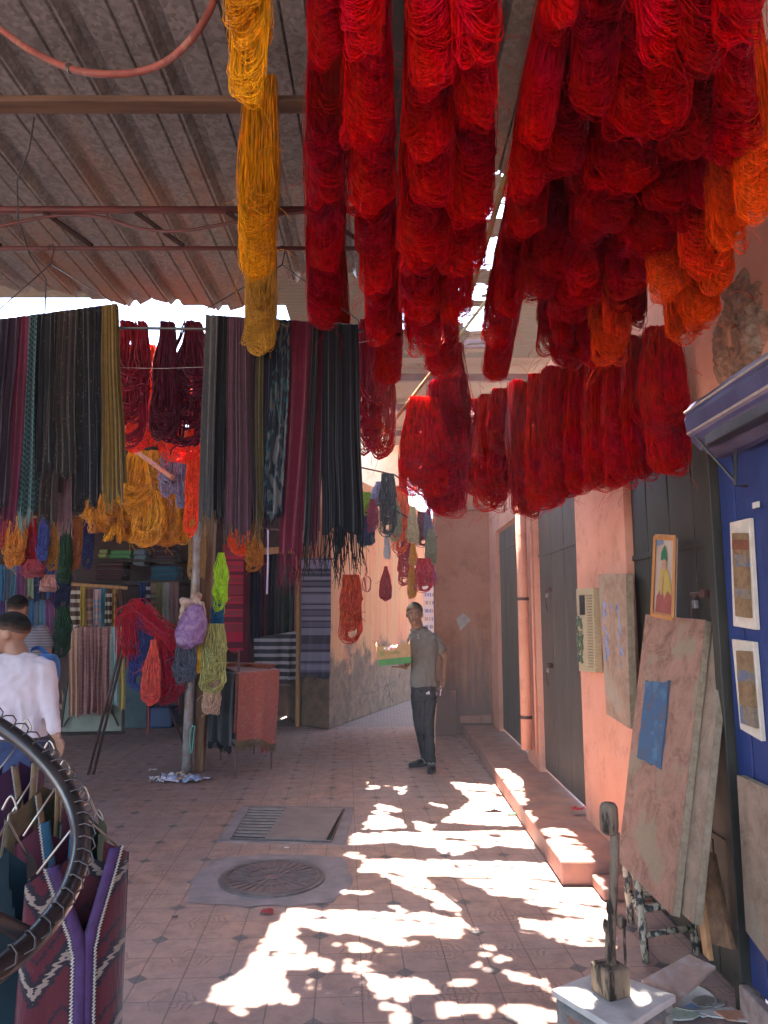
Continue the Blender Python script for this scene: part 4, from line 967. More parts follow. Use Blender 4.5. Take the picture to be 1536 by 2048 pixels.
# electricity-meter like carton relief
A, B, C, E_ = WX(1152, 1178, 1.45), WX(1186, 1176, 1.45), WX(1190, 1345, 1.45), WX(1158, 1342, 1.45)
bx = thing('wall_relief', 'small beige woven relief with a black window, hung on the salmon pier', 'relief', C)
b = MB(); b.slab(E_, C, B, A, (.055, 0, 0)); b.build('box', mk('beige_card', (.42, .34, .20), (.30, .23, .13), .9, 30, bmp=.6, stretch=(1, 1, 6)), bx, bevel=.004)
def rq(s, t): return A.lerp(B, s).lerp(E_.lerp(C, s), t) + Vector((-.003, 0, 0))
b = MB(); b.slab(rq(.2, .32), rq(.52, .32), rq(.52, .08), rq(.2, .08), (.002, 0, 0)); b.build('window', GAP, bx)
b = MB(); rj = random.Random(4)
for k in range(34):
    p = rq(rj.uniform(.0, .34), rj.uniform(.38, .92)) + Vector((-.004, 0, 0)); b.tube([p, p + Vector((-.003, rj.uniform(-.02, .02), rj.uniform(.01, .04))), p + Vector((0, rj.uniform(-.03, .03), rj.uniform(.02, .06)))], .006, 4)
b.build('green_wool', mk('dark_green_wool', (.06, .10, .07), (.12, .14, .08), .9, 40), bx)
b = MB()
for k in range(26):
    t = .08 + k * .034; b.slab(rq(.62, t + .012), rq(.94, t + .012), rq(.94, t), rq(.62, t), (.003, 0, 0))
b.build('weave', mk('brown_cord', (.26, .18, .10), (.18, .12, .07)), bx)
# plaques on the blue door
def plaque(label, P, Qi, mats, bands):
    A, B, C, E_ = [WX(u, v, WXX - .012) for u, v in P]
    r = thing('plaque', label, 'plaque', C)
    b = MB(); b.slab(E_, C, B, A, (.02, 0, 0)); b.build('panel', mk('cream_panel', (.62, .52, .42), (.5, .4, .3), .8, 14), r, bevel=.003)
    A, B, C, E_ = [WX(u, v, WXX - .03) for u, v in Qi]
    b = MB(); n_ = len(bands)
    for k in range(n_):
        t0, t1 = bands[k][0], bands[k + 1][0] if k + 1 < n_ else 1
        f = lambda s, t: A.lerp(B, s).lerp(E_.lerp(C, s), t)
        a_, b_, c_, d_ = f(0, t1), f(1, t1), f(1, t0), f(0, t0)
        o_ = Vector((-.001 * (k % 2), 0, 0)); b.slab(a_ + o_, b_ + o_, c_ + o_, d_ + o_, (.018, 0, 0), bands[k][1])
    b.build('relief', mats, r, bevel=.002)
EA = art_mat('ochre_grit', (.36, .22, .11), (.22, .11, .06), None, 20); EB = art_mat('blue_grit', (.34, .25, .17), (.24, .16, .11), (.17, .21, .32), 34); EC = art_mat('rust_grit', (.30, .11, .06), (.2, .08, .04), None, 20)
plaque('upper cream plaque on the blue door with a rounded ochre and blue relief', [(1459, 1045), (1498, 1036), (1511, 1260), (1466, 1252)], [(1463, 1066), (1489, 1066), (1497, 1236), (1470, 1232)], [EC, EA, EB], [(0, 1), (.08, 0), (.2, 1), (.26, 2), (.4, 1), (.66, 2), (.78, 1)])
plaque('lower cream plaque on the blue door with banded ochre and blue checks', [(1463, 1278), (1507, 1284), (1523, 1483), (1480, 1458)], [(1471, 1301), (1497, 1303), (1510, 1457), (1481, 1446)], [EC, EA, EB], [(0, 1), (.26, 2), (.42, 1), (.74, 2)])
A, B, C, E_ = [WX(u, v, WXX - .05) for u, v in ((1475, 1550), (1560, 1590), (1575, 1975), (1493, 1862))]
board('art_board', 'long gritty tan board hung low on the blue door', A, B, C, E_, (.035, 0, 0), TEXB)
# portrait ledge / little stickers
for (u, v, lb) in ((1512, 1010, 'tiny pale number sticker high on the blue door'), (1428, 1080, 'tiny pale number sticker on the olive door rail')):
    p = WX(u, v, WXX - .004); b = MB(); b.box(p + Vector((-.003, -.024, -.012)), p + Vector((.003, .024, .012)))
    tag(b.build('sticker', mk('sticker', (.6, .58, .5), (.45, .42, .36), .6, 60), loc=p), lb, 'sticker')
# strips of wood leaning behind the boards
for i, (a, c, w_, lb) in enumerate(((D(1378, 1660, 3.35), D(1412, 1915, 2.95), .03, 'yellowish plank leaning behind the big board'), (D(1394, 1700, 3.4), D(1430, 1890, 3.1), .045, 'dark thin panel leaning beside the yellowish plank'), (D(1386, 1570, 3.5), D(1398, 1760, 3.3), .022, 'grey strip leaning highest behind the big board'))):
    b = MB(); s = Vector((0, -w_, 0)) if i != 1 else Vector((.05, -w_, 0)); b.slab(c - s, c + s, a + s, a - s, (.02, .0, 0)); tag(b.build('plank', [PALEW, BROWN, mk('grey_tin', (.4, .38, .36), (.3, .28, .26), .5, 10)][i], loc=c, bevel=.003), lb, 'plank')
# rustic chair frame, mottled
MOT = mk('mottled_paint', (.42, .34, .24), (.03, .03, .03), .8, 34, bmp=.6, stretch=(1, 1, .5), lo=.46, hi=.54)
MOTL = mk('flaking_cream', (.48, .36, .22), (.30, .20, .12), .8, 30, bmp=.6)
ch = thing('stool', 'low mottled black and cream stool frame under the big board', 'stool', (1.3, 3.2, 0))
cp = {'a': GX(1292, 1925, 0), 'b': GX(1392, 1908, 0), 'c': GX(1262, 1845, 0), 'd': GX(1370, 1825, 0)}
for k, hgt, ln in (('a', .44, (-.02, .02)), ('b', .42, (.0, .02)), ('c', .44, (-.02, .0)), ('d', .42, (0, 0))):
    p = cp[k]; b = MB(); q = p + Vector((ln[0], ln[1], hgt)); b.tube([p, p.lerp(q, .3), p.lerp(q, .6), q], [.017, .021, .022, .019], 10); b.build('leg', MOT, ch, smooth=True)
def rung(k1, k2, z, r, m): b = MB(); b.tube([cp[k1] + Vector((0, 0, z)), cp[k1].lerp(cp[k2], .5) + Vector((0, 0, z + .004)), cp[k2] + Vector((0, 0, z))], [r, r * 1.15, r], 8); b.build('rung', m, ch, smooth=True)
for (x, y) in (('a', 'b'), ('c', 'd')):
    for z, r, m in ((.12, .013, MOT), (.24, .016, MOT), (.33, .012, MOTL)): rung(x, y, z, r, m)
for (x, y) in (('a', 'c'), ('b', 'd')):
    for z, r, m in ((.16, .012, MOT), (.30, .012, MOTL), (.42, .022, MOT)): rung(x, y, z, r, m)
# low table with the wooden sculpture
tp = [GX(1104, 1978, .46), GX(1206, 1938, .46), GX(1352, 1990, .46), GX(1240, 2062, .46)]
tb = thing('side_table', 'small low white-topped table under the wooden sculpture', 'table', (tp[0] + tp[2]) / 2 * Vector((1, 1, 0)) if False else ((tp[0].x + tp[2].x) / 2, (tp[0].y + tp[2].y) / 2, 0))
b = MB(); b.slab(*[tp[i] + Vector((0, 0, 0)) for i in (3, 2, 1, 0)], (0, 0, -.022)); b.build('table_top', mk('chalky_board', (.50, .46, .42), (.34, .31, .28), .75, 9, c3=(.3, .26, .22)), tb, bevel=.003)
cen = (tp[0] + tp[1] + tp[2] + tp[3]) / 4
for p in tp:
    q = p.lerp(cen, .16); b = MB(); b.tube([(q.x, q.y, 0), (q.x, q.y, .438)], .018, 4); b.build('leg', mk('grey_wood', (.22, .2, .18), (.12, .11, .10), .8, 20), tb)
b = MB(); q = [p.lerp(cen, .16) for p in tp]
for i in range(4): b.tube([Vector((q[i].x, q[i].y, .41)), Vector((q[(i+1) % 4].x, q[(i+1) % 4].y, .41))], .014, 4)
b.build('apron', mk('grey_wood', (.22, .2, .18)), tb)
def carved(name):
    m, t, bb = nodes(name, .75, 0, .3); co = coord(t, (1, 1, .22)); f = fnoise(t, co, 26, 4, .6)
    c = ramp(t, f, [(.42, (.02, .014, .010)), (.48, (.13, .09, .06)), (.7, (.21, .155, .10))]); L(t, c, bb.inputs['Base Color']); bump(t, bb, f, .5, .01); return m
CARV = carved('notched_driftwood')
sb = GX(1222, 1988, .46); scp = thing('sculpture', 'tall notched wooden sculpture of a figure on a block, on the low table', 'sculpture', sb)
dd = (sb - CAM).dot(Vector((0, math.cos(PITCH), math.sin(PITCH)))); mpp = dd / F
rm = Matrix.Rotation(R(24), 3, 'Z')
b = MB(); b.box(sb + Vector((-28 * mpp, -28 * mpp, .001)), sb + Vector((28 * mpp, 28 * mpp, 56 * mpp)), rot=rm); b.build('base', CARV, scp, bevel=.008)
def sp_(u, v): return PX(u, v, sb.y)
b = MB(); P = [sp_(u, v) for u, v in ((1225, 1958), (1222, 1890), (1226, 1800), (1229, 1720), (1230, 1665))]; b.tube(P, [9 * mpp, 9.5 * mpp, 9 * mpp, 9.5 * mpp, 10 * mpp], 10); b.build('stem', CARV, scp, smooth=True)
b = MB(); hc = sp_(1218, 1638)
rows = [(-33, 8), (-31, 14), (-24, 18), (-8, 19), (10, 19), (22, 18), (29, 13), (32, 6)]
b.tube([hc + Vector((0, 0, -z * mpp)) for z, r in rows], [r * mpp for z, r in rows], 16); b.build('head', CARV, scp, smooth=True)
b = MB(); b.tube([sp_(1214, 1958), sp_(1212, 1850)], 2.6 * mpp, 6); b.tube([sp_(1252, 1955), sp_(1248, 1852)], 3 * mpp, 6); b.build('strut', CARV, scp, smooth=True)
b = MB(); b.ell(sp_(1222, 1816), (10 * mpp, 9 * mpp, 17 * mpp), 12, 8); b.ell(sp_(1243, 1844), (11 * mpp, 9 * mpp, 14 * mpp), 12, 8); b.ell(sp_(1211, 1852), (6 * mpp, 6 * mpp, 14 * mpp), 10, 8); b.build('knob', CARV, scp, smooth=True)
# paint boards and plate on the floor
def floorboard(label, pts, z0, th, mat, name='paint_board'):
    P = [GX(u, v, z) for (u, v, z) in pts]; b = MB(); b.slab(*P, (0, 0, -th)); return tag(b.build(name, mat, loc=P[0], bevel=.002), label, 'painting')
floorboard('paint-smeared board lying beside the plate near the blue door', [(1282, 1960, .10), (1345, 2012, .08), (1432, 1932, .12), (1378, 1908, .14)], .1, .012, art_mat('smeared_paint', (.42, .26, .20), (.5, .42, .38), (.18, .10, .08), 7, .3))
pl = GX(1370, 1985, .03); b = MB()
prf = [(.001, .0), (.07, .0), (.12, .014), (.128, .02), (.12, .017), (.068, .005), (.001, .005)]; ns = 28; vs = []
for r_, z in prf:
    for k in range(ns): a = 6.283 * k / ns; vs.append(pl + Vector((r_ * math.cos(a), r_ * math.sin(a), z - .03 + .001)))
b.add(vs, [(i*ns+k, i*ns+(k+1) % ns, (i+1)*ns+(k+1) % ns, (i+1)*ns+k) for i in range(len(prf) - 1) for k in range(ns)])
tag(b.build('plate', mk('enamel', (.5, .46, .4), (.35, .3, .26), .4, 12), loc=pl, smooth=True), 'old pale plate on the floor under the paint-smeared board', 'plate')
rj = random.Random(15)
for k, (u, v, c, lb) in enumerate(((1395, 2022, (.2, .24, .34), 'blue-grey flake of painted board at the bottom right'), (1440, 2030, (.5, .46, .42), 'largest white flake of painted board at the bottom right'), (1355, 2035, (.4, .42, .3), 'greenish flake of painted board beside the low table'), (1420, 2008, (.24, .2, .16), 'dark brown flake of painted board at the bottom right'), (1470, 2040, (.44, .2, .12), 'rust flake of painted board nearest the corner'))):
    p = GX(u, v, .004); b = MB(); n_ = 8; P = []
    for i in range(n_): a = 6.283 * i / n_; rr = rj.uniform(.05, .10); P.append(p + Vector((math.cos(a) * rr, math.sin(a) * rr * .6, .002 + k * .002)))
    b.add(P + [q + Vector((0, 0, .006)) for q in P], [tuple(range(n_))[::-1], tuple(range(n_, 2 * n_))] + [(i, (i+1) % n_, n_+(i+1) % n_, n_+i) for i in range(n_)])
    tag(b.build('paint_flake', art_mat('flake_%d' % k, c, tuple(x * .6 for x in c), (.5, .45, .4), 16, .3), loc=p), lb, 'board scrap')

# ================================================================ FLOOR FITTINGS
fr_ = mk('worn_iron', (.16, .13, .125), (.09, .075, .075), .55, 14, .3, .5, .4)
CEM = mk('patched_cement', (.24, .19, .19), (.16, .13, .13), .85, 7, bmp=.5)
def flat(P, z, name, mat, root, th=.006):
    b = MB(); b.slab(*[Vector((p.x, p.y, z)) for p in P], (0, 0, -th)); return b.build(name, mat, root)
g0 = [GX(432, 1684), GX(690, 1690), GX(708, 1615), GX(486, 1612)]
dr = thing('drain_grate', 'half-covered rectangular drain grate set in the tiles', 'drain', g0[0])
flat(g0, .005, 'surround', CEM, dr)
g1 = [GX(462, 1680), GX(662, 1686), GX(688, 1622), GX(500, 1619)]
flat(g1, .008, 'pit', GAP, dr)
b = MB()
for k in range(10):
    s = (k + .3) / 10 * .97; a = g1[3].lerp(g1[0], s + .0); c = g1[3].lerp(g1[2], .40).lerp(g1[0].lerp(g1[1], .36), s); wv = (g1[0] - g1[3]) / 10 * .25
    b.slab(a + wv + Vector((0, 0, .016)), c + wv + Vector((0, 0, .016)), c - wv + Vector((0, 0, .016)), a - wv + Vector((0, 0, .016)), (0, 0, -.006))
b.build('bars', mk('worn_bars', (.30, .24, .23), (.2, .16, .155), .5, 14, .3, .5, .2), dr)
pc = [g1[0].lerp(g1[1], .34), g1[0].lerp(g1[1], .95), g1[0].lerp(g1[1], .975).lerp(g1[3].lerp(g1[2], .96), .45), g1[3].lerp(g1[2], .99), g1[3].lerp(g1[2], .385)]
b = MB(); P = [Vector((p.x, p.y, .02)) for p in pc]; b.add(P + [p + Vector((0, 0, .004)) for p in P], [tuple(range(5))[::-1], tuple(range(5, 10))] + [(i, (i+1) % 5, 5+(i+1) % 5, 5+i) for i in range(5)]); b.build('cover_plate', mk('scuffed_plate', (.27, .205, .19), (.19, .15, .14), .5, 6, .3, .5), dr)
b = MB()
for i in range(4): b.tube([Vector((*g1[i].xy, .012)), Vector((*g1[(i+1) % 4].xy, .012))], .008, 4)
b.build('rim', fr_, dr)
mc = GX(545, 1757); mh = thing('manhole', 'round cast manhole lid with radial ribs in a cement patch', 'manhole', mc)
b = MB(); P = []; rj = random.Random(6)
for k in range(40):
    a = 6.283 * k / 40; s = max(abs(math.cos(a)), abs(math.sin(a))) ** -.55; P.append(mc + Vector((math.cos(a) * .50 * s * rj.uniform(.95, 1.03), math.sin(a) * .46 * s * rj.uniform(.95, 1.03) - .0, .004)))
b.add(P, [tuple(range(40))]); b.build('cement_patch', CEM, mh)
rad = .31
b = MB()
def disc(b, r0, r1, z0, z1, n_=48):
    vs = [mc + Vector((r * math.cos(6.283*k/n_), r * math.sin(6.283*k/n_), z)) for r, z in ((r0, z0), (r0, z1), (r1, z1), (r1, z0)) for k in range(n_)]
    b.add(vs, [(i*n_+k, i*n_+(k+1) % n_, (i+1)*n_+(k+1) % n_, (i+1)*n_+k) for i in range(3) for k in range(n_)])
disc(b, .001, rad, .006, .012); b.build('lid', mk('rusty_lid', (.22, .12, .11), (.14, .09, .09), .6, 8, .3), mh)
b = MB()
for r0, r1 in ((.05, .065), (.15, .165), (.285, .30)): disc(b, r0, r1, .011, .018)
for k in range(30):
    a = 6.283 * k / 30; c_, s_ = math.cos(a), math.sin(a); t_ = Vector((-s_, c_, 0)) * .007; r0 = .075 if k % 2 else .17
    p, q = mc + Vector((c_ * r0, s_ * r0, .018)), mc + Vector((c_ * .28, s_ * .28, .018)); b.slab(p - t_, q - t_, q + t_, p + t_, (0, 0, -.006))
b.build('ribs', fr_, mh)
b = MB(); disc(b, rad, rad + .025, .004, .014); b.build('rim', fr_, mh)
# litter
rj = random.Random(31)
paper = mk('white_paper', (.65, .58, .6), (.5, .44, .5), .8, 10, bmp=0)
def scrap(u, v, s, c, label, name='paper_scrap', tall=.3):
    p = GX(u, v, .004); b = MB(); n_ = 5
    def f(a, c_):
        return p + Vector(((a - .5) * s + .2 * s * noise.noise(Vector((a * 3, c_ * 3, u))), (c_ - .5) * s * .7, .006 + s * tall * abs(noise.noise(Vector((a * 4 + u, c_ * 4, v * .1))))))
    b.grid(f, n_, n_); o = b.build(name, mk('scrap_%.2f_%.2f_%.2f' % c, c, tuple(x * .7 for x in c), .8, 20, bmp=0), loc=p); m = o.modifiers.new('s', 'SOLIDIFY'); m.thickness = .002; return tag(o, label, 'litter')
rag = GX(350, 1562)
pile = thing('rag_pile', 'crumpled white and tan rags heaped at the foot of the grey post', 'rags', rag)
for k in range(16):
    p = rag + Vector((rj.uniform(-.16, .2), rj.uniform(-.08, .08), 0)); s = rj.uniform(.07, .14); b = MB(); sd = k
    b.grid(lambda a, c_: p + Vector(((a - .5) * s * 1.5, (c_ - .5) * s, .01 + s * .8 * abs(noise.noise(Vector((a * 3 + sd, c_ * 3, sd * .7)))) + .02 * (1 - abs(a - .5) * 2))), 7, 7)
    o = b.build('rag', mk(['rag_white', 'rag_tan', 'rag_lilac', 'rag_blue'][k % 4], [(.62, .56, .56), (.45, .3, .22), (.5, .42, .55), (.3, .34, .5)][k % 4], None, .9, 20), pile, smooth=True); m = o.modifiers.new('s', 'SOLIDIFY'); m.thickness = .003
for (u, v, s, c, lb) in ((306, 1541, .09, (.6, .5, .5), 'pinkish paper scrap left of the rag pile'), (303, 1556, .05, (.6, .55, .6), 'tiny paper scrap left of the rag pile, lower one'), (412, 1558, .08, (.5, .5, .62), 'lilac paper scrap just right of the rag pile'), (534, 1826, .07, (.30, .03, .03), 'small red scrap below the manhole'), (350, 1836, .03, (.08, .06, .06), 'dark crumb on the tiles left of the red scrap'), (1022, 1629, .07, (.05, .3, .12), 'crumpled green wrapper at the foot of the pavement step'), (1158, 1667, .10, (.45, .03, .04), 'red thread scrap lying on the pavement step'), (985, 1620, .16, (.6, .6, .58), 'clear crumpled plastic by the green wrapper'), (594, 1645, .03, (.6, .6, .6), 'white speck on the drain cover'), (573, 1697, .03, (.6, .58, .55), 'white speck below the drain grate')):
    o = scrap(u, v, s, c, lb)
    if v == 1667: o.location.z = .175
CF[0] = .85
# ================================================================ BACK LEFT STALLS
bw = thing('stall', 'dark back room of the scarf stall, open to the lane', 'stall', (-5, 12.3, 0))
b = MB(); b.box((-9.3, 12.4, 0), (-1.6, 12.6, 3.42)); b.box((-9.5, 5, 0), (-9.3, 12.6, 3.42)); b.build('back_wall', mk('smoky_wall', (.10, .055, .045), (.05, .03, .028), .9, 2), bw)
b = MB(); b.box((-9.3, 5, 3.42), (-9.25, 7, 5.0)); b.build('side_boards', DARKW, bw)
for (x0, x1, c) in ((-2.62, -2.5, 0),): pass
def bbox_thing(name, label, cat, lo, hi, mat, bev=.01):
    b = MB(); b.box(lo, hi); return tag(b.build(name, mat, bevel=bev, loc=lo), label, cat)
p = PX(597, 1105, 11.2); q = PX(595, 1452, 11.2)
b = MB(); b.tube([Vector((q.x, 11.2, 0)), Vector((p.x + .02, 11.2, 1.5)), Vector((p.x, 11.2, 3.3))], .035, 8); tag(b.build('pole', PALEW, loc=(q.x, 11.2, 0)), 'upright yellow pole at the corner of the stained pink wall', 'pole')
a = PX(455, 1100, 11.2); c = PX(590, 1092, 11.2); b = MB(); b.slab(a + Vector((0, 0, -.1)), c + Vector((0, 0, -.1)), c, a, (0, .1, 0)); tag(b.build('lintel', PALEW, loc=a), 'wooden lintel over the dark doorway', 'beam')
b = MB(); x0 = PX(455, 1200, 11.4).x; x1 = PX(592, 1200, 11.4).x; b.box((x0, 11.5, 0), (x1, 11.52, 3.2)); 
rs_ = random.Random(12)
# clothes hanging in the dark doorway
for i in range(9):
    u = 462 + i * 15; c = [(.02, .02, .03), (.05, .01, .02), (.02, .04, .03), (.03, .02, .05), (.12, .02, .04), (.015, .015, .02), (.06, .05, .05), (.03, .05, .03), (.09, .05, .09)][i]
    cloth('shawl', '%s shawl in the dark doorway, %s from the left' % (['black', 'wine', 'dark green', 'violet-black', 'dark crimson', 'coal', 'grey', 'bottle green', 'plum'][i], ORD[i]), 'shawl', PX(u, 1108, 11.6 + .05 * (i % 3)), PX(u + 16, 1108, 11.6 + .05 * (i % 3)), PX(u - 2, 1290 + rs_.uniform(-30, 20), 11.6 + .05 * (i % 3)), PX(u + 15, 1290 + rs_.uniform(-30, 20), 11.6 + .05 * (i % 3)), scarf_mat('door_cloth_%d' % i, c, (0, 0, 0)), folds=2, amp=.03, fr=.1, seed=90 + i, back=False, group='dark shawls in the doorway')
cloth('blanket', 'zigzag black and white striped blanket hanging in the doorway', 'blanket', PX(508, 1276, 11.35), PX(592, 1262, 11.35), PX(512, 1372, 11.35), PX(592, 1350, 11.35), scarf_mat('zigzag', (.05, .045, .055), (.42, .36, .38), 'stripe'), folds=2.5, amp=.03, fr=.1, seed=110, back=False)
cloth('rug', 'red striped rug hanging on the wooden post side of the doorway', 'rug', PX(446, 1090, 9.4), PX(487, 1090, 9.4), PX(444, 1300, 9.4), PX(486, 1305, 9.4), scarf_mat('red_rug', (.24, .035, .05), (.42, .02, .05), 'bands', (.12, .02, .035)), folds=.4, amp=.01, fr=0, seed=112, back=False)
cloth('rug', 'dark wine rug hanging just behind the red striped one', 'rug', PX(470, 1090, 9.8), PX(500, 1090, 9.8), PX(474, 1330, 9.8), PX(499, 1330, 9.8), scarf_mat('wine_rug', (.10, .012, .025), (0, 0, 0)), folds=.4, amp=.01, fr=0, seed=113, back=False)
cloth('blanket', 'grey and charcoal striped blanket hung on the pink corner', 'blanket', PX(603, 1118, 10.75), PX(662, 1118, 10.75), PX(602, 1352, 10.75), PX(660, 1352, 10.75), scarf_mat('grey_stripes', (.20, .18, .25), (.04, .035, .055), 'bands', (.11, .10, .16)), folds=2.5, amp=.012, fr=.03, seed=114)
b = MB(); b.tube([PX(598, 1118, 10.76), PX(668, 1118, 10.76)], .012, 6); tag(b.build('rod', BLACKM, loc=PX(598, 1118, 10.76)), 'short rod carrying the grey striped blanket', 'rod')
# board with pink scarves
P = [PX(120, 1470, 9.3), PX(246, 1468, 9.3), PX(247, 1252, 9.5), PX(150, 1255, 9.5)]
db = thing('display_board', 'grey-green standing board on which the pink ruffled scarves hang', 'board', P[0])
b = MB(); b.slab(*P, (0, .05, 0)); b.build('panel', mk('grey_green_board', (.20, .20, .15), (.13, .14, .11), .8, 5), db)
b = MB(); b.tube([P[0], P[3]], .02, 4); b.tube([P[1], P[2]], .02, 4); b.tube([P[0] + Vector((0, -.02, .02)), P[1] + Vector((0, -.02, .02))], .02, 4); b.tube([P[0] + Vector((.05, -.03, .1)), P[0].lerp(P[2], .3) + Vector((0, -.03, 0))], .012, 4); b.tube([P[1] + Vector((-.05, -.03, .1)), P[1].lerp(P[3], .4) + Vector((0, -.03, 0))], .012, 4); b.build('frame', DARKW, db)
RUF = mk('ruffled_rose', (.30, .14, .12), (.16, .07, .065), .9, 20, bmp=.6, stretch=(.6, .6, 4))
def draped(label, u0, u1, v0, v1, y, mat, folds=2, amp=.03, fr=.0, seed=0, cat='scarf', name='scarf', group=None, ub0=None, ub1=None):
    return cloth(name, label, cat, PX(u0, v0, y), PX(u1, v0, y), PX(ub0 if ub0 is not None else u0, v1, y), PX(ub1 if ub1 is not None else u1, v1, y), mat, folds=folds, amp=amp, fr=fr, seed=seed, back=False, group=group)
draped('peach scarf at the left of the standing board', 138, 158, 1256, 1432, 9.2, scarf_mat('peach', (.50, .27, .18), (0, 0, 0)), 2, .02, 0, 120)
for i in range(4): draped('rose ruffled scarf on the standing board, %s from the left' % ORD[i], 158 + i * 16, 175 + i * 16, 1254, 1425, 9.2, RUF, 1.4, .035, .03, 122 + i, group='rose ruffled scarves on the board')
draped('pale aqua scarf on the right of the standing board', 222, 240, 1254, 1405, 9.2, scarf_mat('aqua', (.30, .42, .40), (0, 0, 0)), 2, .02, .05, 130)
draped('narrow mustard scarf at the right edge of the standing board', 239, 249, 1254, 1420, 9.2, scarf_mat('mustard2', (.48, .34, .10), (0, 0, 0)), 1, .02, 0, 131)
# racks of scarves above and behind
STR = scarf_mat('cream_brown_check', (.10, .045, .03), (.50, .42, .32), 'stripe')
STR2 = scarf_mat('navy_cream_stripe', (.03, .03, .06), (.45, .42, .4), 'stripe')
items = [(140, 162, 1172, 1252, STR, 'brown and cream striped scarf over the standing board'), (160, 172, 1172, 1250, scarf_mat('gold', (.50, .34, .05), (0, 0, 0)), 'golden scarf over the standing board'), (172, 188, 1176, 1250, scarf_mat('brown_pl', (.12, .05, .04), (.3, .16, .1), 'bands', (.2, .1, .06)), 'brown scarf over the standing board'),
 (188, 204, 1178, 1250, scarf_mat('pink_blue', (.48, .28, .28), (.25, .3, .4), 'bands', (.5, .35, .32)), 'pink and blue scarf over the standing board'), (203, 213, 1176, 1250, scarf_mat('teal2', (.05, .22, .28), (0, 0, 0)), 'teal scarf over the standing board'), (212, 226, 1178, 1248, STR, 'second brown and cream striped scarf over the board'), (225, 236, 1178, 1248, scarf_mat('gold2', (.46, .26, .05), (.3, .12, .03), 'stripe'), 'gold and brown scarf over the board'), (234, 250, 1176, 1252, scarf_mat('umber', (.09, .04, .03), (0, 0, 0)), 'umber scarf at the right end over the board'),
 (278, 292, 1165, 1245, scarf_mat('blueink', (.03, .05, .16), (0, 0, 0)), 'ink blue scarf on the second rack'), (292, 302, 1165, 1258, STR2, 'navy and cream striped scarf on the second rack'), (302, 314, 1165, 1262, scarf_mat('taupe', (.28, .18, .13), (.16, .1, .08), 'bands', (.3, .25, .2)), 'taupe scarf on the second rack'), (313, 326, 1165, 1260, scarf_mat('olive2', (.18, .16, .06), (0, 0, 0)), 'olive scarf on the second rack'), (325, 340, 1165, 1258, scarf_mat('bw_check', (.03, .03, .03), (.5, .46, .42), 'check'), 'black and white chequered scarf on the second rack'), (338, 358, 1165, 1258, scarf_mat('rosebrown', (.24, .13, .12), (0, 0, 0)), 'rose-brown scarf on the second rack')]
for i, (a, c, v0, v1, m_, lb) in enumerate(items): draped(lb, a, c, v0, v1, 9.9 if a < 260 else 10.6, m_, 1.6, .02, .02, 140 + i)
b = MB(); b.tube([PX(136, 1168, 9.9), PX(254, 1176, 9.9)], .025, 8); tag(b.build('rod', PALEW, loc=PX(136, 1168, 9.9)), 'pale rail over the standing board', 'rod')
b = MB(); b.tube([PX(272, 1162, 10.6), PX(362, 1162, 10.6)], .02, 8); tag(b.build('rod', BLACKM, loc=PX(272, 1162, 10.6)), 'dark rail of the second scarf rack', 'rod')
hues = [(.04, .10, .32), (.10, .22, .30), (.30, .36, .22), (.03, .08, .26), (.16, .05, .22), (.05, .16, .30), (.22, .06, .20), (.03, .05, .12), (.08, .04, .14), (.30, .05, .08), (.12, .14, .2), (.2, .08, .12), (.05, .04, .06), (.25, .2, .22)]
hn = ['blue', 'slate', 'sage', 'royal blue', 'violet', 'sea blue', 'magenta', 'midnight', 'aubergine', 'scarlet', 'steel', 'maroon', 'charcoal', 'mushroom']
for r_, (v0, v1, y) in enumerate(((1130, 1200, 10.2), (1200, 1330, 10.4))):
    for i in range(11):
        u = -12 + i * 11.5; k = (i * 5 + r_ * 3) % 14
        draped('%s folded scarf in the %s row at the far left, %s from the left' % (hn[k], ['upper', 'lower'][r_], ORD[i]), u, u + 12.5, v0, v1 + rs_.uniform(-6, 6), y, scarf_mat('far_cloth_%d' % k, hues[k], (0, 0, 0)), 1.5, .02, 0, 170 + i + 20 * r_, group='scarves stacked on rails at the far left')
# shelf goods behind the yellow hanks
for i, (u0, u1, v0, v1, c, lb) in enumerate(((188, 248, 1118, 1160, (.09, .03, .03), 'dark maroon folded bale on the stall shelf'), (195, 215, 1098, 1116, (.28, .34, .10), 'olive folded cloth on the upper stall shelf'), (217, 262, 1100, 1117, (.09, .30, .10), 'green folded cloth on the upper stall shelf'), (265, 292, 1098, 1130, (.14, .2, .24), 'slate folded cloth on the upper stall shelf'), (300, 356, 1132, 1162, (.02, .10, .16), 'teal blue bale over the second scarf rack'), (306, 350, 1090, 1125, (.05, .02, .03), 'nearly black bundle on the upper shelf'))):
    a, c_ = PX(u0, v1, 11.2), PX(u1, v0, 11.2); b = MB()
    nl = max(2, int((c_.z - a.z) / .07)); hz = (c_.z - a.z) / nl
    for k in range(nl): b.box((a.x + .01 * (k % 2), 11.2 + .015 * (k % 2), a.z + k * hz + .003), (c_.x - .012 * ((k + 1) % 2), 11.55, a.z + (k + 1) * hz - .003))
    tag(b.build('folded_cloth', scarf_mat('fold_%d' % i, c, (0, 0, 0), trans=0), loc=a, bevel=.02), lb, 'cloth stack')
for i, v in enumerate((1164, 1118)):
    a, c_ = PX(180, v, 11.15), PX(362, v, 11.15); b = MB(); b.box((a.x, 11.15, a.z - .04), (c_.x, 11.6, a.z - .002)); tag(b.build('shelf', DARKW, loc=a), ['lower', 'upper'][i] + ' dark shelf board in the scarf stall', 'shelf')
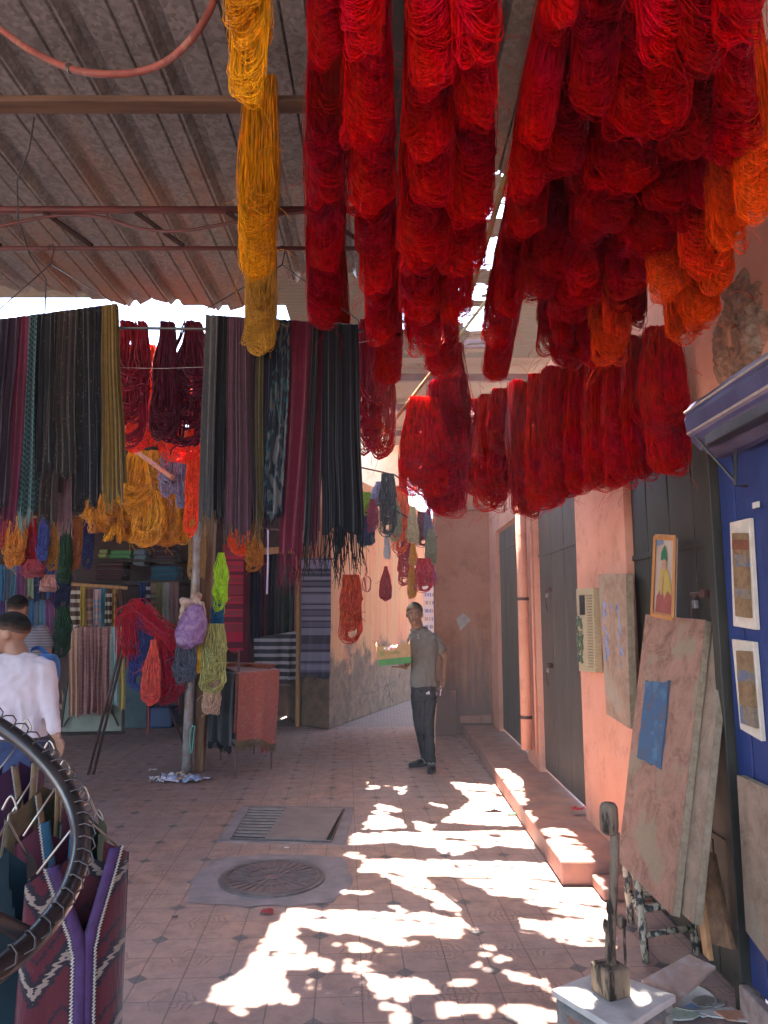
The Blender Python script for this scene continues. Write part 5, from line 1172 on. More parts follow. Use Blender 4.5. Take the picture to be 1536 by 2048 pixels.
bbox_thing('cupboard', 'dim blue-green cupboard behind the wool heap', 'cupboard', (PX(252, 1300, 11).x, 11, 0), (PX(300, 1300, 11).x, 11.4, PX(270, 1262, 11).z), mk('blue_green_paint', (.06, .10, .10), (.04, .06, .07), .7, 4), .02)
bbox_thing('crate', 'low blue crate on the floor behind the wool heap', 'crate', (PX(300, 1400, 11).x, 11, 0), (PX(345, 1400, 11).x, 11.4, .3), mk('blue_plastic', (.03, .06, .14), (.02, .04, .1), .5, 4), .03)
b = MB(); rj = random.Random(3); base = GX(140, 1452)
for k in range(9):
    a = base + Vector((rj.uniform(-.1, .1), rj.uniform(-.05, .05), rj.uniform(.05, .25))); g_ = rj.uniform(-.5, 3.3); e = a + Vector((math.cos(g_) * .5, rj.uniform(-.1, .1), math.sin(g_) * .35 + .05)); m_ = a.lerp(e, .5) + Vector((0, 0, rj.uniform(-.05, .05)))
    b.tube([a, m_, e], [.028, .02, .01], 7)
b.tube([base, base + Vector((0, 0, .3))], .03, 7); tag(b.build('driftwood', wood('drift', (.42, .24, .15), (.3, .16, .1)), loc=base, smooth=True), 'forked driftwood branch beside the man in white', 'driftwood')

# ================================================================ POSTS AND WOOL HEAP
y = 8.0
gp0, gp1 = GX(373, 1548), PX(397, 880, 8.05)
b = MB(); b.tube([gp0, PX(379, 1390, gp0.y), PX(392, 1150, gp0.y), PX(398, 900, gp0.y), PX(404, 660, gp0.y)], [.052, .05, .047, .045, .045], 14); tag(b.build('post', mk('grey_post', (.34, .31, .29), (.2, .17, .16), .5, 12, .2, .5, .2, c3=(.24, .14, .10)), loc=gp0, smooth=True), 'round grey metal post by the wool heap', 'post')
b = MB(); a = GX(396, 1545); c = PX(424, 900, a.y + .15); s = Vector((.085, 0, 0)); b.slab(a - s * .55, a + s * .55, c + s * .8, c - s * .8, (0, .12, 0)); wp = b.build('post', BROWN, loc=a, bevel=.006); tag(wp, 'square brown timber post just behind the grey one', 'post')
# tripod legs that carry the heap
def stick2(label, a, c, r=.014, m=RUSTM, cat='pole', name='pole'):
    b = MB(); b.tube([a, c], r, 8); tag(b.build(name, m, loc=a, smooth=True), label, cat)
stick2('left of two thin rusty rods leaning toward the wool heap', GX(176, 1550), PX(250, 1262, 7.8)); stick2('right of two thin rusty rods leaning toward the wool heap', GX(187, 1549), PX(256, 1262, 7.85))
stick2('dark rod slanting under the wool heap to the grey post', GX(372, 1500, 0.05), PX(330, 1395, 8.1)); b = MB(); b.tube([PX(250, 1262, 7.85), PX(300, 1240, 7.9), PX(400, 1262, 8.0)], .02, 8); tag(b.build('rod', BROWN, loc=PX(250, 1262, 7.85)), 'crosswise bar hidden under the wool heap', 'rod')
def tangle(label, pts, mat_c, n, r, spread, name='yarn_heap', sd=1, cat='yarn'):
    rd = random.Random(sd); b = MB()
    for i in range(n):
        off = Vector((rd.gauss(0, 1), rd.gauss(0, 1), rd.gauss(0, 1))) * spread; P = []
        for j, q in enumerate(pts):
            P.append(q + off + Vector((rd.gauss(0, 1), rd.gauss(0, .7), rd.gauss(0, 1))) * spread * .55)
        b.tube(smooth_pts(P, 4), r, 4, cap=False)
    o = b.build(name, WOOL, loc=pts[0], smooth=True); objcol(o, mat_c); return tag(o, label, cat)
Y8 = 7.75
tangle('crimson tangle of wool draped over the bar', [PX(262, 1310, Y8), PX(258, 1235, Y8), PX(282, 1215, Y8), (PX(310, 1250, Y8)), PX(345, 1275, Y8), PX(362, 1300, Y8)], (.50, .008, .03), 60, .0055, .045, sd=1)
wool(284, 1222, 1385, 7.8, 42, (.05, .06, .24), 'navy wool hank hanging on the left of the heap', k=1)
wool(345, 1262, 1420, 7.85, 52, (.36, .01, .03), 'crimson wool hank behind the coral one', k=3)
wool(322, 1265, 1400, 7.8, 48, (.46, .008, .03), 'bright red wool hank left in the heap', k=0)
wool(308, 1282, 1412, 7.62, 38, (.72, .10, .07), 'coral twisted wool hank in front of the heap', TIEDM)
wool(374, 1270, 1372, 7.7, 46, (.12, .13, .17), 'slate grey wool hank on the grey post', k=2)
wool(402, 1265, 1350, 7.7, 14, (.80, .42, .04), 'thin yellow wool strand on the timber post', k=0)
wool(430, 1250, 1392, 7.65, 50, (.42, .40, .14), 'big tangled olive wool hank on the timber post', WOOLM[1])
wool(424, 1330, 1432, 7.75, 36, (.60, .38, .26), 'cream and rust wool loop under the olive hank', WOOLM[0])
wool(443, 1108, 1232, 7.8, 28, (.42, .72, .04), 'lime green wool hank high on the timber post', WOOLM[3])
wool(436, 1200, 1262, 7.85, 26, (.02, .16, .38), 'blue wool hank below the lime one', k=1)
wool(426, 1240, 1280, 7.9, 16, (.28, .01, .08), 'short wine red wool hank below the blue one', k=2)
wool(387, 1040, 1160, 8.1, 16, (.62, .40, .16), 'straw wool hank behind the top of the grey post', k=1)
wool(408, 1020, 1160, 7.95, 14, (.50, .30, .10), 'tan wool hank on the timber post top', k=0)
b = MB(); b.tube(smooth_pts([PX(386, 1450, 7.7), PX(380, 1468, 7.7), PX(381, 1500, 7.7), PX(384, 1503, 7.7), PX(388, 1465, 7.7), PX(390, 1455, 7.7), PX(384, 1450, 7.7)]), .005, 5); tag(b.build('string', mk('mint_string', (.08, .45, .36)), loc=PX(386, 1450, 7.7)), 'loop of mint green string on the grey post', 'string')
b = MB(); b.tube([PX(296, 1400, 7.7), PX(297, 1440, 7.7), PX(295, 1468, 7.7)], .004, 4); tag(b.build('string', mk('coral_string', (.6, .08, .06)), loc=PX(296, 1400, 7.7)), 'single coral thread trailing below the coral hank', 'string')
# plastic bag + rag
b = MB(); c = PX(384, 1252, 7.5)
def bag(u, v):
    a = u * 2 * math.pi; th = v * math.pi; z = math.cos(th); r_ = math.sin(th) ** .6 * (.62 + .38 * (1 - z) / 2) ; rr = .185 * r_ * (1 + .12 * noise.noise(Vector((math.cos(a) * 2, math.sin(a) * 2, z * 2))))
    return c + Vector((math.cos(a) * rr + .03 * z, math.sin(a) * rr * .7, z * .215 + .03 * noise.noise(Vector((a * 1.4, z * 3, 1)))))
b.grid(bag, 40, 24)
m, t, bb = nodes('violet_plastic', .25, 0, .6); co = coord(t, (1, 1, 1)); f = fnoise(t, co, 9, 6, .7, 1.5); cc = ramp(t, f, [(.35, (.28, .12, .26)), (.5, (.42, .24, .52)), (.65, (.62, .42, .55))]); L(t, cc, bb.inputs['Base Color']); bump(t, bb, fnoise(t, co, 14, 6, .7, 2), .9, .03); add_trans(t, bb, cc, .4)
bg_ = b.build('plastic_bag', m, loc=c, smooth=True); tag(bg_, 'violet translucent plastic bag hanging on the grey post', 'bag')
c2 = PX(386, 1205, 7.6); rj = random.Random(5); b = MB()
for k in range(12):
    a = rj.uniform(0, 6.28); b.ell(c2 + Vector((math.cos(a) * rj.uniform(.02, .11), rj.uniform(-.05, .05), math.sin(a) * rj.uniform(.0, .06))), (rj.uniform(.035, .075), rj.uniform(.03, .05), rj.uniform(.03, .06)), 12, 8)
for x in (-.10, .07, .12): b.tube([c2 + Vector((x * .8, -.02, 0)), c2 + Vector((x, -.05, -.09)), c2 + Vector((x * 1.15, -.03, -.17))], [.04, .035, .02], 8, squash=.5)
o = fuse(b, 'rag', mk('cream_rag', (.50, .38, .31), (.36, .22, .17), .9, 8, c3=(.4, .12, .1)), None, .009, 2, .022); tag(o, 'cream knotted cloth thrown over the top of the wool heap', 'rag')
# rack table with the terracotta shawl
yA, yB = GX(472, 1556).y, GX(440, 1520).y
rk = thing('rack', 'rusty angle-iron rack draped with shawls beside the timber post', 'rack', GX(500, 1545))
legs = [(GX(471, 1556), 1200), (GX(542, 1538), 1352), (GX(441, 1520), 1360), (GX(508, 1508), 1350)]
topz = PX(500, 1350, yA).z
for i, (p, v) in enumerate(legs):
    b = MB(); zt = PX(471, 1300, yA).z if i == 0 else topz; b.tube([p, Vector((p.x, p.y, zt))], .016, 4); b.build('leg', RUSTM, rk)
L4 = [l[0] for l in legs]
b = MB()
for z in (topz, .30, ):
    for i, j in ((0, 1), (1, 3), (3, 2), (2, 0)): b.tube([Vector((L4[i].x, L4[i].y, z)), Vector((L4[j].x, L4[j].y, z))], .013, 4)
b.build('frame', RUSTM, rk)
tz = topz + .015
q = lambda p, z=None: Vector((p.x, p.y, tz if z is None else z))
a, c = q(L4[0]) + Vector((-.0, -.03, 0)), q(L4[1]) + Vector((.07, -.03, 0))
za = PX(500, 1478, yA).z
sh = cloth('shawl', 'terracotta paisley shawl with a fringe draped on the rusty rack', 'shawl', a, c, Vector((a.x, a.y - .02, za)), Vector((c.x, c.y - .02, PX(548, 1470, yB).z - .0)), scarf_mat('terracotta_paisley', (.42, .11, .08), (.45, .25, .2), 'lace'), folds=1.6, amp=.02, fr=.09, frmat=scarf_mat('olive_fringe', (.22, .14, .08), (0, 0, 0)), seed=200)
b = MB(); b.slab(q(L4[0], tz + .002) + Vector((0, -.03, 0)), q(L4[1], tz + .002) + Vector((.07, -.03, 0)), q(L4[3], tz + .002) + Vector((.05, .02, 0)), q(L4[2], tz + .002), (0, 0, .012)); b.build('shawl_top', MATS['terracotta_paisley'], sh)
a, c = q(L4[2]) + Vector((-.10, -.02, -.01)), q(L4[0]) + Vector((-.02, .0, -.01))
cloth('shawl', 'black shawl hanging at the left side of the rusty rack', 'shawl', a, c, Vector((a.x - .02, a.y, PX(430, 1480, yB).z)), Vector((c.x, c.y, PX(460, 1495, yA).z)), scarf_mat('rack_black', (.012, .012, .014), (0, 0, 0)), folds=2, amp=.025, fr=.06, seed=201)
a = GX(505, 1500); cloth('shawl', 'small crimson shawl hanging inside the rusty rack', 'shawl', PX(520, 1470, 8.35), PX(538, 1470, 8.35), PX(522, 1502, 8.35), PX(536, 1500, 8.35), scarf_mat('rack_crimson', (.4, .015, .08), (0, 0, 0)), folds=1, amp=.02, fr=.02, seed=202, back=False)
cloth('shawl', 'folded terracotta cloth edge lying on the rusty rack top', 'shawl', q(L4[2], tz + .05), q(L4[1], tz + .06), q(L4[2], tz + .02), q(L4[1], tz + .02), scarf_mat('brick_cloth', (.38, .09, .04), (0, 0, 0)), folds=3, amp=.015, fr=0, seed=203, back=True)
wool(480, 1050, 1112, 7.0, 44, (.95, .12, .01), 'glowing orange fleece below the mauve scarf', SOFTM[2])
wool(510, 1070, 1150, 6.8, 34, (.40, .15, .02), 'rust brown wool hank below the olive-gold scarf', WOOLM[3])
b = MB(); b.tube([PX(536, 1060, 6.5), PX(536, 1120, 6.5), PX(534, 1188, 6.5)], .008, 6); tag(b.build('string', mk('silver_tape', (.45, .4, .55), (.3, .25, .4)), loc=PX(536, 1060, 6.5)), 'silvery ribbon dangling in front of the doorway', 'ribbon')
b = MB(); b.tube([PX(435, 1048, 7.0), PX(560, 1060, 6.8)], .012, 6); tag(b.build('rod', RUSTM, loc=PX(435, 1048, 7.0)), 'rusty rod carrying the orange fleece', 'rod')
# ================================================================ PEOPLE
SKIN = mk('brown_skin', (.20, .095, .055), (.17, .08, .045), .5, 8, 0, .4, .05)
SKIN2 = mk('tan_skin', (.26, .125, .075), (.22, .10, .06), .5, 8, 0, .4, .05)
HAIR = mk('black_hair', (.010, .008, .007), (.016, .013, .011), .95, 60, 0, .1, .8)
def cap_(b, p, q, r0, r1, n=5, seg=12):
    """tapered rounded limb"""
    p, q = Vector(p), Vector(q); k = 10
    b.tube([p.lerp(q, i / k) for i in range(k + 1)], [lerp(r0, r1, i / k) for i in range(k + 1)], seg)
    b.ell(p, (r0,) * 3, 12, 8); b.ell(q, (r1,) * 3, 12, 8)
def loft(b, rows, n=20):
    """rows: centre, half-width, half-depth, twist"""
    vs = []
    for c, w_, d_, tw in rows:
        c = Vector(c)
        for k in range(n):
            a = 6.283 * k / n; x, y_ = w_ * math.copysign(abs(math.cos(a)) ** .85, math.cos(a)), d_ * math.copysign(abs(math.sin(a)) ** .85, math.sin(a))
            vs.append(c + Vector((x * math.cos(tw) - y_ * math.sin(tw), x * math.sin(tw) + y_ * math.cos(tw), 0)))
    m_ = len(rows)
    b.add(vs, [(i*n+k, i*n+(k+1) % n, (i+1)*n+(k+1) % n, (i+1)*n+k) for i in range(m_ - 1) for k in range(n)] + [tuple(range(n))[::-1], tuple(range((m_-1)*n, m_*n))])
def head_shape(b, c, s, rz, tilt=0):
    """skull, jaw, brow, nose, lips, ears; face towards -Y turned by rz. c = centre of the head, s = head height"""
    rt = Matrix.Rotation(rz, 3, 'Z') @ Matrix.Rotation(tilt, 3, 'X')
    def e(p, r): b.ell(Vector(c) + rt @ (Vector(p) * s), tuple(x * s for x in r), 18, 12, rot=rt)
    e((0, .06, .14), (.335, .40, .36)); e((0, -.02, -.02), (.30, .34, .36)); e((0, -.09, -.24), (.225, .25, .22)); e((0, -.24, -.36), (.11, .10, .10))
    e((.13, -.27, -.10), (.10, .09, .11)); e((-.13, -.27, -.10), (.10, .09, .11))
    e((.12, -.325, .075), (.13, .05, .035)); e((-.12, -.325, .075), (.13, .05, .035))
    e((0, -.37, -.03), (.045, .06, .11)); e((0, -.40, -.10), (.075, .065, .045)); e((0, -.345, -.235), (.115, .05, .03)); e((0, -.335, -.275), (.10, .05, .03))
    e((.335, .05, -.02), (.035, .08, .12)); e((-.335, .05, -.02), (.035, .08, .12))
    return rt
def face_parts(c, s, rt, root, brow=True):
    def w(p): return Vector(c) + rt @ (Vector(p) * s)
    b = MB()
    for sx in (-1, 1): b.ell(w((sx * .125, -.335, .012)), (.045 * s, .025 * s, .022 * s), 10, 6, rot=rt)
    b.build('eye', mk('eye_white', (.5, .45, .4), bmp=0, rough=.2), root, smooth=True)
    b = MB()
    for sx in (-1, 1): b.ell(w((sx * .125, -.357, .012)), (.02 * s, .01 * s, .02 * s), 8, 6, rot=rt)
    b.build('iris', mk('dark_iris', (.012, .008, .006), bmp=0, rough=.2), root, smooth=True)
    if brow:
        b = MB()
        for sx in (-1, 1): b.tube([w((sx * .05, -.365, .085)), w((sx * .13, -.375, .105)), w((sx * .21, -.33, .08))], .016 * s, 6)
        b.build('eyebrow', HAIR, root, smooth=True)
    b = MB(); b.tube([w((-.085, -.375, -.252)), w((0, -.392, -.250)), w((.085, -.375, -.252))], .008 * s, 6); b.build('mouth', mk('lip_line', (.08, .03, .025), bmp=0), root, smooth=True)
FADE2 = mk('shaved_hair', (.10, .055, .036), (.075, .04, .028), .9, 60, 0, .1, .2)
FADE = mk('clipped_hair', (.035, .022, .017), (.025, .016, .012), .95, 60, 0, .1, .4)
def hair_cap(c, s, rt, root, mat, hl=.06, low=.0):
    hair_part(c, s, rt, root, FADE2, .0, low - .36); hair_part(c, s, rt, root, FADE, .008, low - .16); return hair_part(c, s, rt, root, mat, hl * .6, low + .12)
def hair_part(c, s, rt, root, mat, hl=.06, low=.0):
    b = MB(); n_, m_ = 26, 14; vs = []
    for j in range(m_ + 1):
        th = j / m_ * 1.0
        for i in range(n_):
            a = 6.283 * i / n_; fx = -math.sin(a)      # 1 = back
            lim = 1.0 + .62 * max(0, math.sin(a)) + .48 * abs(math.cos(a)) ** 1.5 * (1 if math.sin(a) < 0 else .9) - low
            t_ = th * lim; x = math.sin(t_) * math.cos(a); y_ = math.sin(t_) * math.sin(a); z = math.cos(t_)
            p = Vector((x * .334, y_ * .402 + .06, z * .362 + .14)) * (1 + hl * (1 - .9 * th)) ; p += Vector((0, 0, .004))
            vs.append(Vector(c) + rt @ (p * s))
    b.add(vs, [(j*n_+i, j*n_+(i+1) % n_, (j+1)*n_+(i+1) % n_, (j+1)*n_+i) for j in range(m_) for i in range(n_)])
    o = b.build('hair', mat, root, smooth=True); m = o.modifiers.new('s', 'SOLIDIFY'); m.thickness = .004; m.offset = -1
    return o
def hand(b, wrist, dirv, side, palm_n, curl=.5, s=1.0):
    """palm, four unequal fingers and a thumb from the side of the palm"""
    d = Vector(dirv).normalized(); pn = Vector(palm_n); pn = (pn - d * pn.dot(d)).normalized(); sd = d.cross(pn) * side
    W = Vector(wrist)
    for k in range(6):
        t = k / 5; cap_(b, W + d * .01 * s, W + d * .085 * s + sd * lerp(-.030, .032, t) * s, .017 * s, .0135 * s, seg=8)
    for i, (off, ln) in enumerate(((.033, .066), (.012, .074), (-.010, .070), (-.030, .055))):
        p = W + d * .088 * s + sd * off * s; dir_ = d + sd * off * 1.2
        for j in range(3):
            dir_ = (dir_ + pn * curl * (.35 + .25 * j)).normalized(); q = p + dir_ * ln * s * (.44, .32, .24)[j]; cap_(b, p, q, (.0100 - .0010 * j) * s, (.0092 - .0010 * j) * s, seg=8); p = q
    p = W + d * .025 * s + sd * .030 * s; dir_ = (d * .7 + sd * .8 + pn * .35).normalized()
    for ln in (.036, .030, .024): q = p + dir_ * ln * s; cap_(b, p, q, .0115 * s, .0100 * s, seg=8); p = q; dir_ = (dir_ + d * .3 + pn * .2).normalized()

# ---- the box carrier
Ym = 8.1
def M(u, v, y=Ym): return PX(u, v, y)
man = thing('person', 'standing man in a grey polo shirt and black track trousers carrying a fruit box', 'person', (M(848, 1535).x, Ym, 0))
hc = M(829, 1229, Ym - .06); HS = .262
rz = R(-6)
b = MB(); rt = head_shape(b, hc, HS, rz)
nk = M(839, 1270, Ym + .03)
cap_(b, hc + Vector((.008, .035, -.04)), nk, .064, .070)
# arms (skin)
shR = M(872, 1279, Ym + .06); elR = M(889, 1316, Ym + .08); wrR = M(888, 1353, Ym + .00)
loft(b, [(M(848, 1300), .09, .06, 0), (M(846, 1285), .09, .06, 0), (nk, .06, .06, 0)])
cap_(b, shR, elR, .044, .043); cap_(b, elR, wrR, .043, .029)
hand(b, wrR, (M(884, 1373, Ym - .03) - wrR), 1, (-.6, -.5, 0), .55, 1.0)
shL = M(822, 1280, Ym + .02); elL = M(820, 1318, Ym - .05); wrL = M(812, 1334, Ym - .14)
cap_(b, shL, elL, .044, .042); cap_(b, elL, wrL, .041, .028)
hand(b, wrL, (-1, -.15, -.02), -1, (0, .1, 1), .2, 1.0)
body = fuse(b, 'body', SKIN, man, .007, 3)
face_parts(hc, HS, rt, man); hair_cap(hc, HS, rt, man, HAIR, .03, .1)
# shirt
b = MB()
rows = [(M(846, 1374, Ym + .02), .150, .105, .1), (M(846, 1366, Ym + .02), .148, .108, .1), (M(847, 1340, Ym + .02), .142, .108, .1), (M(847, 1315, Ym + .02), .146, .112, .1), (M(846, 1292, Ym + .02), .160, .115, .1), (M(846, 1280, Ym + .02), .168, .105, .1), (M(845, 1271, Ym + .02), .150, .092, .1), (M(842, 1263, Ym + .02), .108, .080, .1), (M(839, 1257, Ym + .025), .078, .074, .1)]
loft(b, rows, 28)
cap_(b, M(866, 1279, Ym + .05), M(881, 1299, Ym + .075), .072, .066); cap_(b, M(828, 1280, Ym + .0), M(821, 1304, Ym - .04), .062, .056)
POLO = mk('grey_pique', (.15, .14, .12), (.125, .115, .10), .9, 18, 0, .2, .4)
shirt = fuse(b, 'polo_shirt', POLO, man, .009, 4, .009)
b = MB()
cr = [Vector((.080 * math.cos(a), .078 * math.sin(a) , .012 * math.sin(a))) + M(839, 1255, Ym + .02) for a in [6.283 * k / 20 for k in range(20)]]
vs = cr + [p + Vector(((p.x - M(839, 1255, Ym).x) * .28, (p.y - Ym) * .28 - .004, -.035)) for p in cr]
b.add(vs, [(i, (i+1) % 20, 20+(i+1) % 20, 20+i) for i in range(20) if i != 15]); o = b.build('collar', POLO, shirt, smooth=True); m = o.modifiers.new('s', 'SOLIDIFY'); m.thickness = .006
b = MB(); b.tube([p + Vector((0, -.003, 0)) for p in vs[20:36]], .0035, 5, cap=False); b.build('collar_trim', mk('black_piping', (.015, .015, .018), bmp=0), shirt)
b = MB()
for k in range(2): b.ell(M(836 + k * .8, 1270 + k * 6, Ym - .105), (.006, .003, .006), 8, 5)
b.build('button', mk('pearl', (.6, .55, .5), bmp=0, rough=.3), shirt)
b = MB(); b.slab(M(834, 1284, Ym - .092), M(838, 1284, Ym - .092), M(838.5, 1265, Ym - .088), M(833.5, 1265, Ym - .088), (0, .006, 0)); b.build('placket', POLO, shirt)
# trousers
b = MB()
hipc = M(847, 1372, Ym + .02)
loft(b, [(M(848, 1400, Ym + .02), .135, .10, .1), (M(847, 1385, Ym + .02), .142, .108, .1), (M(847, 1368, Ym + .02), .140, .105, .1)])
KL = M(840, 1452, Ym + .04); AL = M(851, 1516, Ym + .24); KR = M(857, 1450, Ym - .02); AR = M(862, 1517, Ym - .02)
cap_(b, M(836, 1392, Ym + .03), KL, .086, .062); cap_(b, KL, AL, .060, .046)
cap_(b, M(859, 1392, Ym + .01), KR, .090, .066); cap_(b, KR, AR, .064, .052)
TRK = mk('black_tracksuit', (.018, .019, .024), (.013, .013, .018), .7, 12, 0, .3, .3)
trs = fuse(b, 'trousers', TRK, man, .010, 3, .010)
b = MB()
side_ = [M(872.5, 1385, Ym - .03), M(872, 1410, Ym - .04), M(869, 1450, Ym - .05), M(869, 1490, Ym - .04), M(870.5, 1512, Ym - .04)]
b.tube(side_, .0045, 5); b.tube([p + Vector((.008, .014, 0)) for p in side_], .0045, 5); b.build('side_stripe', mk('stripe_tan', (.42, .28, .22), bmp=0), trs)
b = MB()   # three slanted bars emblem
e0 = M(856, 1387, Ym - .095)
for k, h_ in enumerate((.010, .018, .026)):
    x = -.018 + k * .013; b.slab(e0 + Vector((x, 0, 0)), e0 + Vector((x + .010, 0, 0)), e0 + Vector((x + .010 - .004, 0, h_)), e0 + Vector((x - .004, 0, h_ - .006)), (0, .004, 0))
b.slab(e0 + Vector((-.02, 0, -.008)), e0 + Vector((.022, 0, -.008)), e0 + Vector((.022, 0, -.004)), e0 + Vector((-.02, 0, -.004)), (0, .004, 0))
b.build('emblem', mk('white_print', (.7, .7, .7), bmp=0), trs)
# shoes
def shoe(at, ang, label):
    r2_ = Matrix.Rotation(ang, 3, 'Z'); at = Vector((at.x, at.y, 0))
    b = MB()
    for y_, w_, z, h_ in ((.0, .042, .055, .05), (-.06, .044, .050, .042), (-.12, .048, .042, .034), (-.18, .046, .036, .028), (-.215, .036, .032, .022)): b.ell(at + r2_ @ Vector((0, y_ + .04, z)), (w_, .055, h_), 14, 8, rot=r2_)
    cap_(b, at + r2_ @ Vector((0, .035, .07)), at + r2_ @ Vector((0, .03, .12)), .042, .042)
    o = fuse(b, 'shoe', mk('black_trainer', (.015, .016, .018), (.03, .03, .034), .5, 20, 0, .4, .2), man, .006, 2)
    b = MB(); P = []
    for k in range(20):
        a = 6.283 * k / 20; P.append(at + r2_ @ Vector((.047 * math.cos(a) * (1 if math.sin(a) > 0 else 1.05), -.075 + .150 * math.sin(a), .0)))
    b.add([p + Vector((0, 0, .002)) for p in P] + [p + Vector((0, 0, .026)) for p in P], [tuple(range(20))[::-1], tuple(range(20, 40))] + [(i, (i+1) % 20, 20+(i+1) % 20, 20+i) for i in range(20)]); b.build('sole', mk('dark_sole', (.03, .03, .035), bmp=0), o)
    b = MB()
    for sgn in (-1, 1): b.tube([at + r2_ @ Vector((sgn * .044, -.03 + .0, .03)), at + r2_ @ Vector((sgn * .036, -.06, .078)), at + r2_ @ Vector((sgn * .012, -.075, .085))], .004, 5)
    for k in range(3): b.tube([at + r2_ @ Vector((-.02, -.06 - .02 * k, .088 - .008 * k)), at + r2_ @ Vector((.02, -.06 - .02 * k, .088 - .008 * k))], .003, 4)
    b.build('laces', mk('grey_lace', (.3, .3, .32), bmp=0), o)
shoe(M(864, 1530, Ym + .02), R(-8), 'front'); shoe(M(851, 1516, Ym + .26), R(-58), 'back')
# what he holds in the hanging hand: small white phone/cable end
b = MB(); pz = wrR + Vector((-.035, -.03, -.10)); b.tube([pz, pz + Vector((-.005, -.01, -.05))], .010, 8); b.tube([pz + Vector((-.005, -.01, -.05)), pz + Vector((-.012, -.01, -.10))], .005, 6); tag(b.build('pen', mk('white_lilac_plastic', (.7, .62, .8), bmp=0, rough=.3), loc=pz), 'small white and lilac object held in the hanging hand of the box carrier', 'pen')
# fruit box
A = M(757, 1332, Ym - .30); C_ = M(822, 1326, Ym - .34); B0 = A; ex = (C_ - A); wdt = ex.length; ex.normalize(); ey = Vector((0, 1, 0)); ey = (ey - ex * ey.dot(ex)).normalized(); ez = ex.cross(ey); hh = .20; dp = .26
fb = thing('fruit_box', 'open cardboard fruit box with a green base carried by the standing man', 'box', A)
def bp(x, y_, z): return A + ex * x + ey * y_ + ez * z
CARD = mk('corrugated_card', (.40, .24, .11), (.32, .18, .08), .85, 14); GRN = mk('printed_green', (.05, .20, .05), (.04, .15, .04), .7, 10)
b = MB(); t_ = .006
prof2 = [(0, hh), (.06, hh), (.09, hh - .05), (wdt - .16, hh - .05), (wdt - .12, hh), (wdt, hh + .005)]
def wallp(y_, m_, flip):
    for i in range(len(prof2) - 1):
        x0, z0 = prof2[i]; x1, z1 = prof2[i + 1]; b.slab(bp(x0, y_, .066), bp(x1, y_, .066), bp(x1, y_, z1), bp(x0, y_, z0), ey * t_)
wallp(0, 0, 0); wallp(dp, 0, 0)
b.slab(bp(0, t_, .066), bp(0, dp, .066), bp(-.02, dp, hh + .06), bp(-.02, t_, hh + .01), ex * t_); b.slab(bp(wdt - t_, t_, .066), bp(wdt - t_, dp, .066), bp(wdt - t_, dp, hh + .06), bp(wdt - t_, t_, hh), ex * t_)
b.build('side', CARD, fb)
b = MB(); b.slab(bp(0, -.002, 0), bp(wdt, -.002, 0), bp(wdt, -.002, .065), bp(0, -.002, .065), ey * .008); b.slab(bp(0, dp, 0), bp(wdt, dp, 0), bp(wdt, dp, .065), bp(0, dp, .065), ey * t_); b.slab(bp(-.001, 0.008, 0), bp(-.001, dp, 0), bp(-.001, dp, .065), bp(-.001, 0.008, .065), ex * t_); b.slab(bp(wdt, 0.008, 0), bp(wdt, dp, 0), bp(wdt, dp, .065), bp(wdt, 0.008, .065), -ex * t_); b.slab(bp(0, .01, .004), bp(wdt, .01, .004), bp(wdt, dp, .004), bp(0, dp, .004), -ez * .003); b.build('green_base', GRN, fb)
b = MB(); b.slab(bp(.03, -.004, .10), bp(.08, -.004, .10), bp(.08, -.004, .15), bp(.03, -.004, .15), ey * .002); b.slab(bp(.13, -.004, .11), bp(.24, -.004, .11), bp(.24, -.004, .125), bp(.13, -.004, .125), ey * .002); b.slab(bp(.15, -.004, .13), bp(.22, -.004, .13), bp(.22, -.004, .14), bp(.15, -.004, .14), ey * .002); b.build('printed_mark', mk('olive_print', (.22, .22, .06), bmp=0), fb)
rj = random.Random(9)
for k, (x, y_, z) in enumerate(((.10, .07, .17), (.16, .06, .185), (.22, .09, .17), (.13, .15, .18), (.20, .16, .18), (.27, .14, .175), (.07, .17, .165), (.30, .06, .165))):
    if x > wdt - .05: continue
    b = MB(); p = bp(x, y_, z - .02); b.ell(p, (.036, .036, .033), 14, 10)
    b.tube([p + Vector((0, 0, .028)), p + Vector((.003, 0, .040))], .003, 5)
    tag(b.build('onion', mk(['pale_onion', 'rosy_onion'][k % 2], [(.62, .5, .4), (.42, .2, .2)][k % 2], None, .4, 14, bmp=0), loc=p, smooth=True), ['pale', 'rosy'][k % 2] + ' round fruit lying in the carried cardboard box', 'fruit', 'fruit in the carried box')

# ---- man in white, seen from behind at the left edge
Yw = 4.55
def Wp(u, v, y=Yw): return PX(u, v, y)
mw = thing('person', 'man in a white long-sleeved top and blue jeans, turned away at the left edge', 'person', (Wp(40, 1400).x, Yw, 0))
hc = Wp(18, 1268); HS = .262
b = MB(); rt = head_shape(b, hc, HS, R(-78))
cap_(b, hc + Vector((.03, .0, -.06)), Wp(40, 1322), .062, .070)
wr = Wp(112, 1470, Yw - .05); cap_(b, Wp(60, 1340), Wp(88, 1345), .05, .05); cap_(b, Wp(88, 1345), Wp(99, 1402, Yw - .02), .045, .038); cap_(b, Wp(99, 1402, Yw - .02), Wp(108, 1455, Yw - .05), .036, .030); cap_(b, Wp(108, 1455, Yw - .05), wr, .032, .028); hand(b, wr, Wp(128, 1506, Yw - .12) - wr, -1, (-.3, -.6, -.2), .4, 1.05)
loft(b, [(Wp(40, 1370), .12, .10, 0), (Wp(40, 1335), .10, .08, 0), (Wp(40, 1315), .055, .055, 0)])
fuse(b, 'body', SKIN2, mw, .008, 3); face_parts(hc, HS, rt, mw)
hair_cap(hc, HS, rt, mw, HAIR, .045, .12)
b = MB()
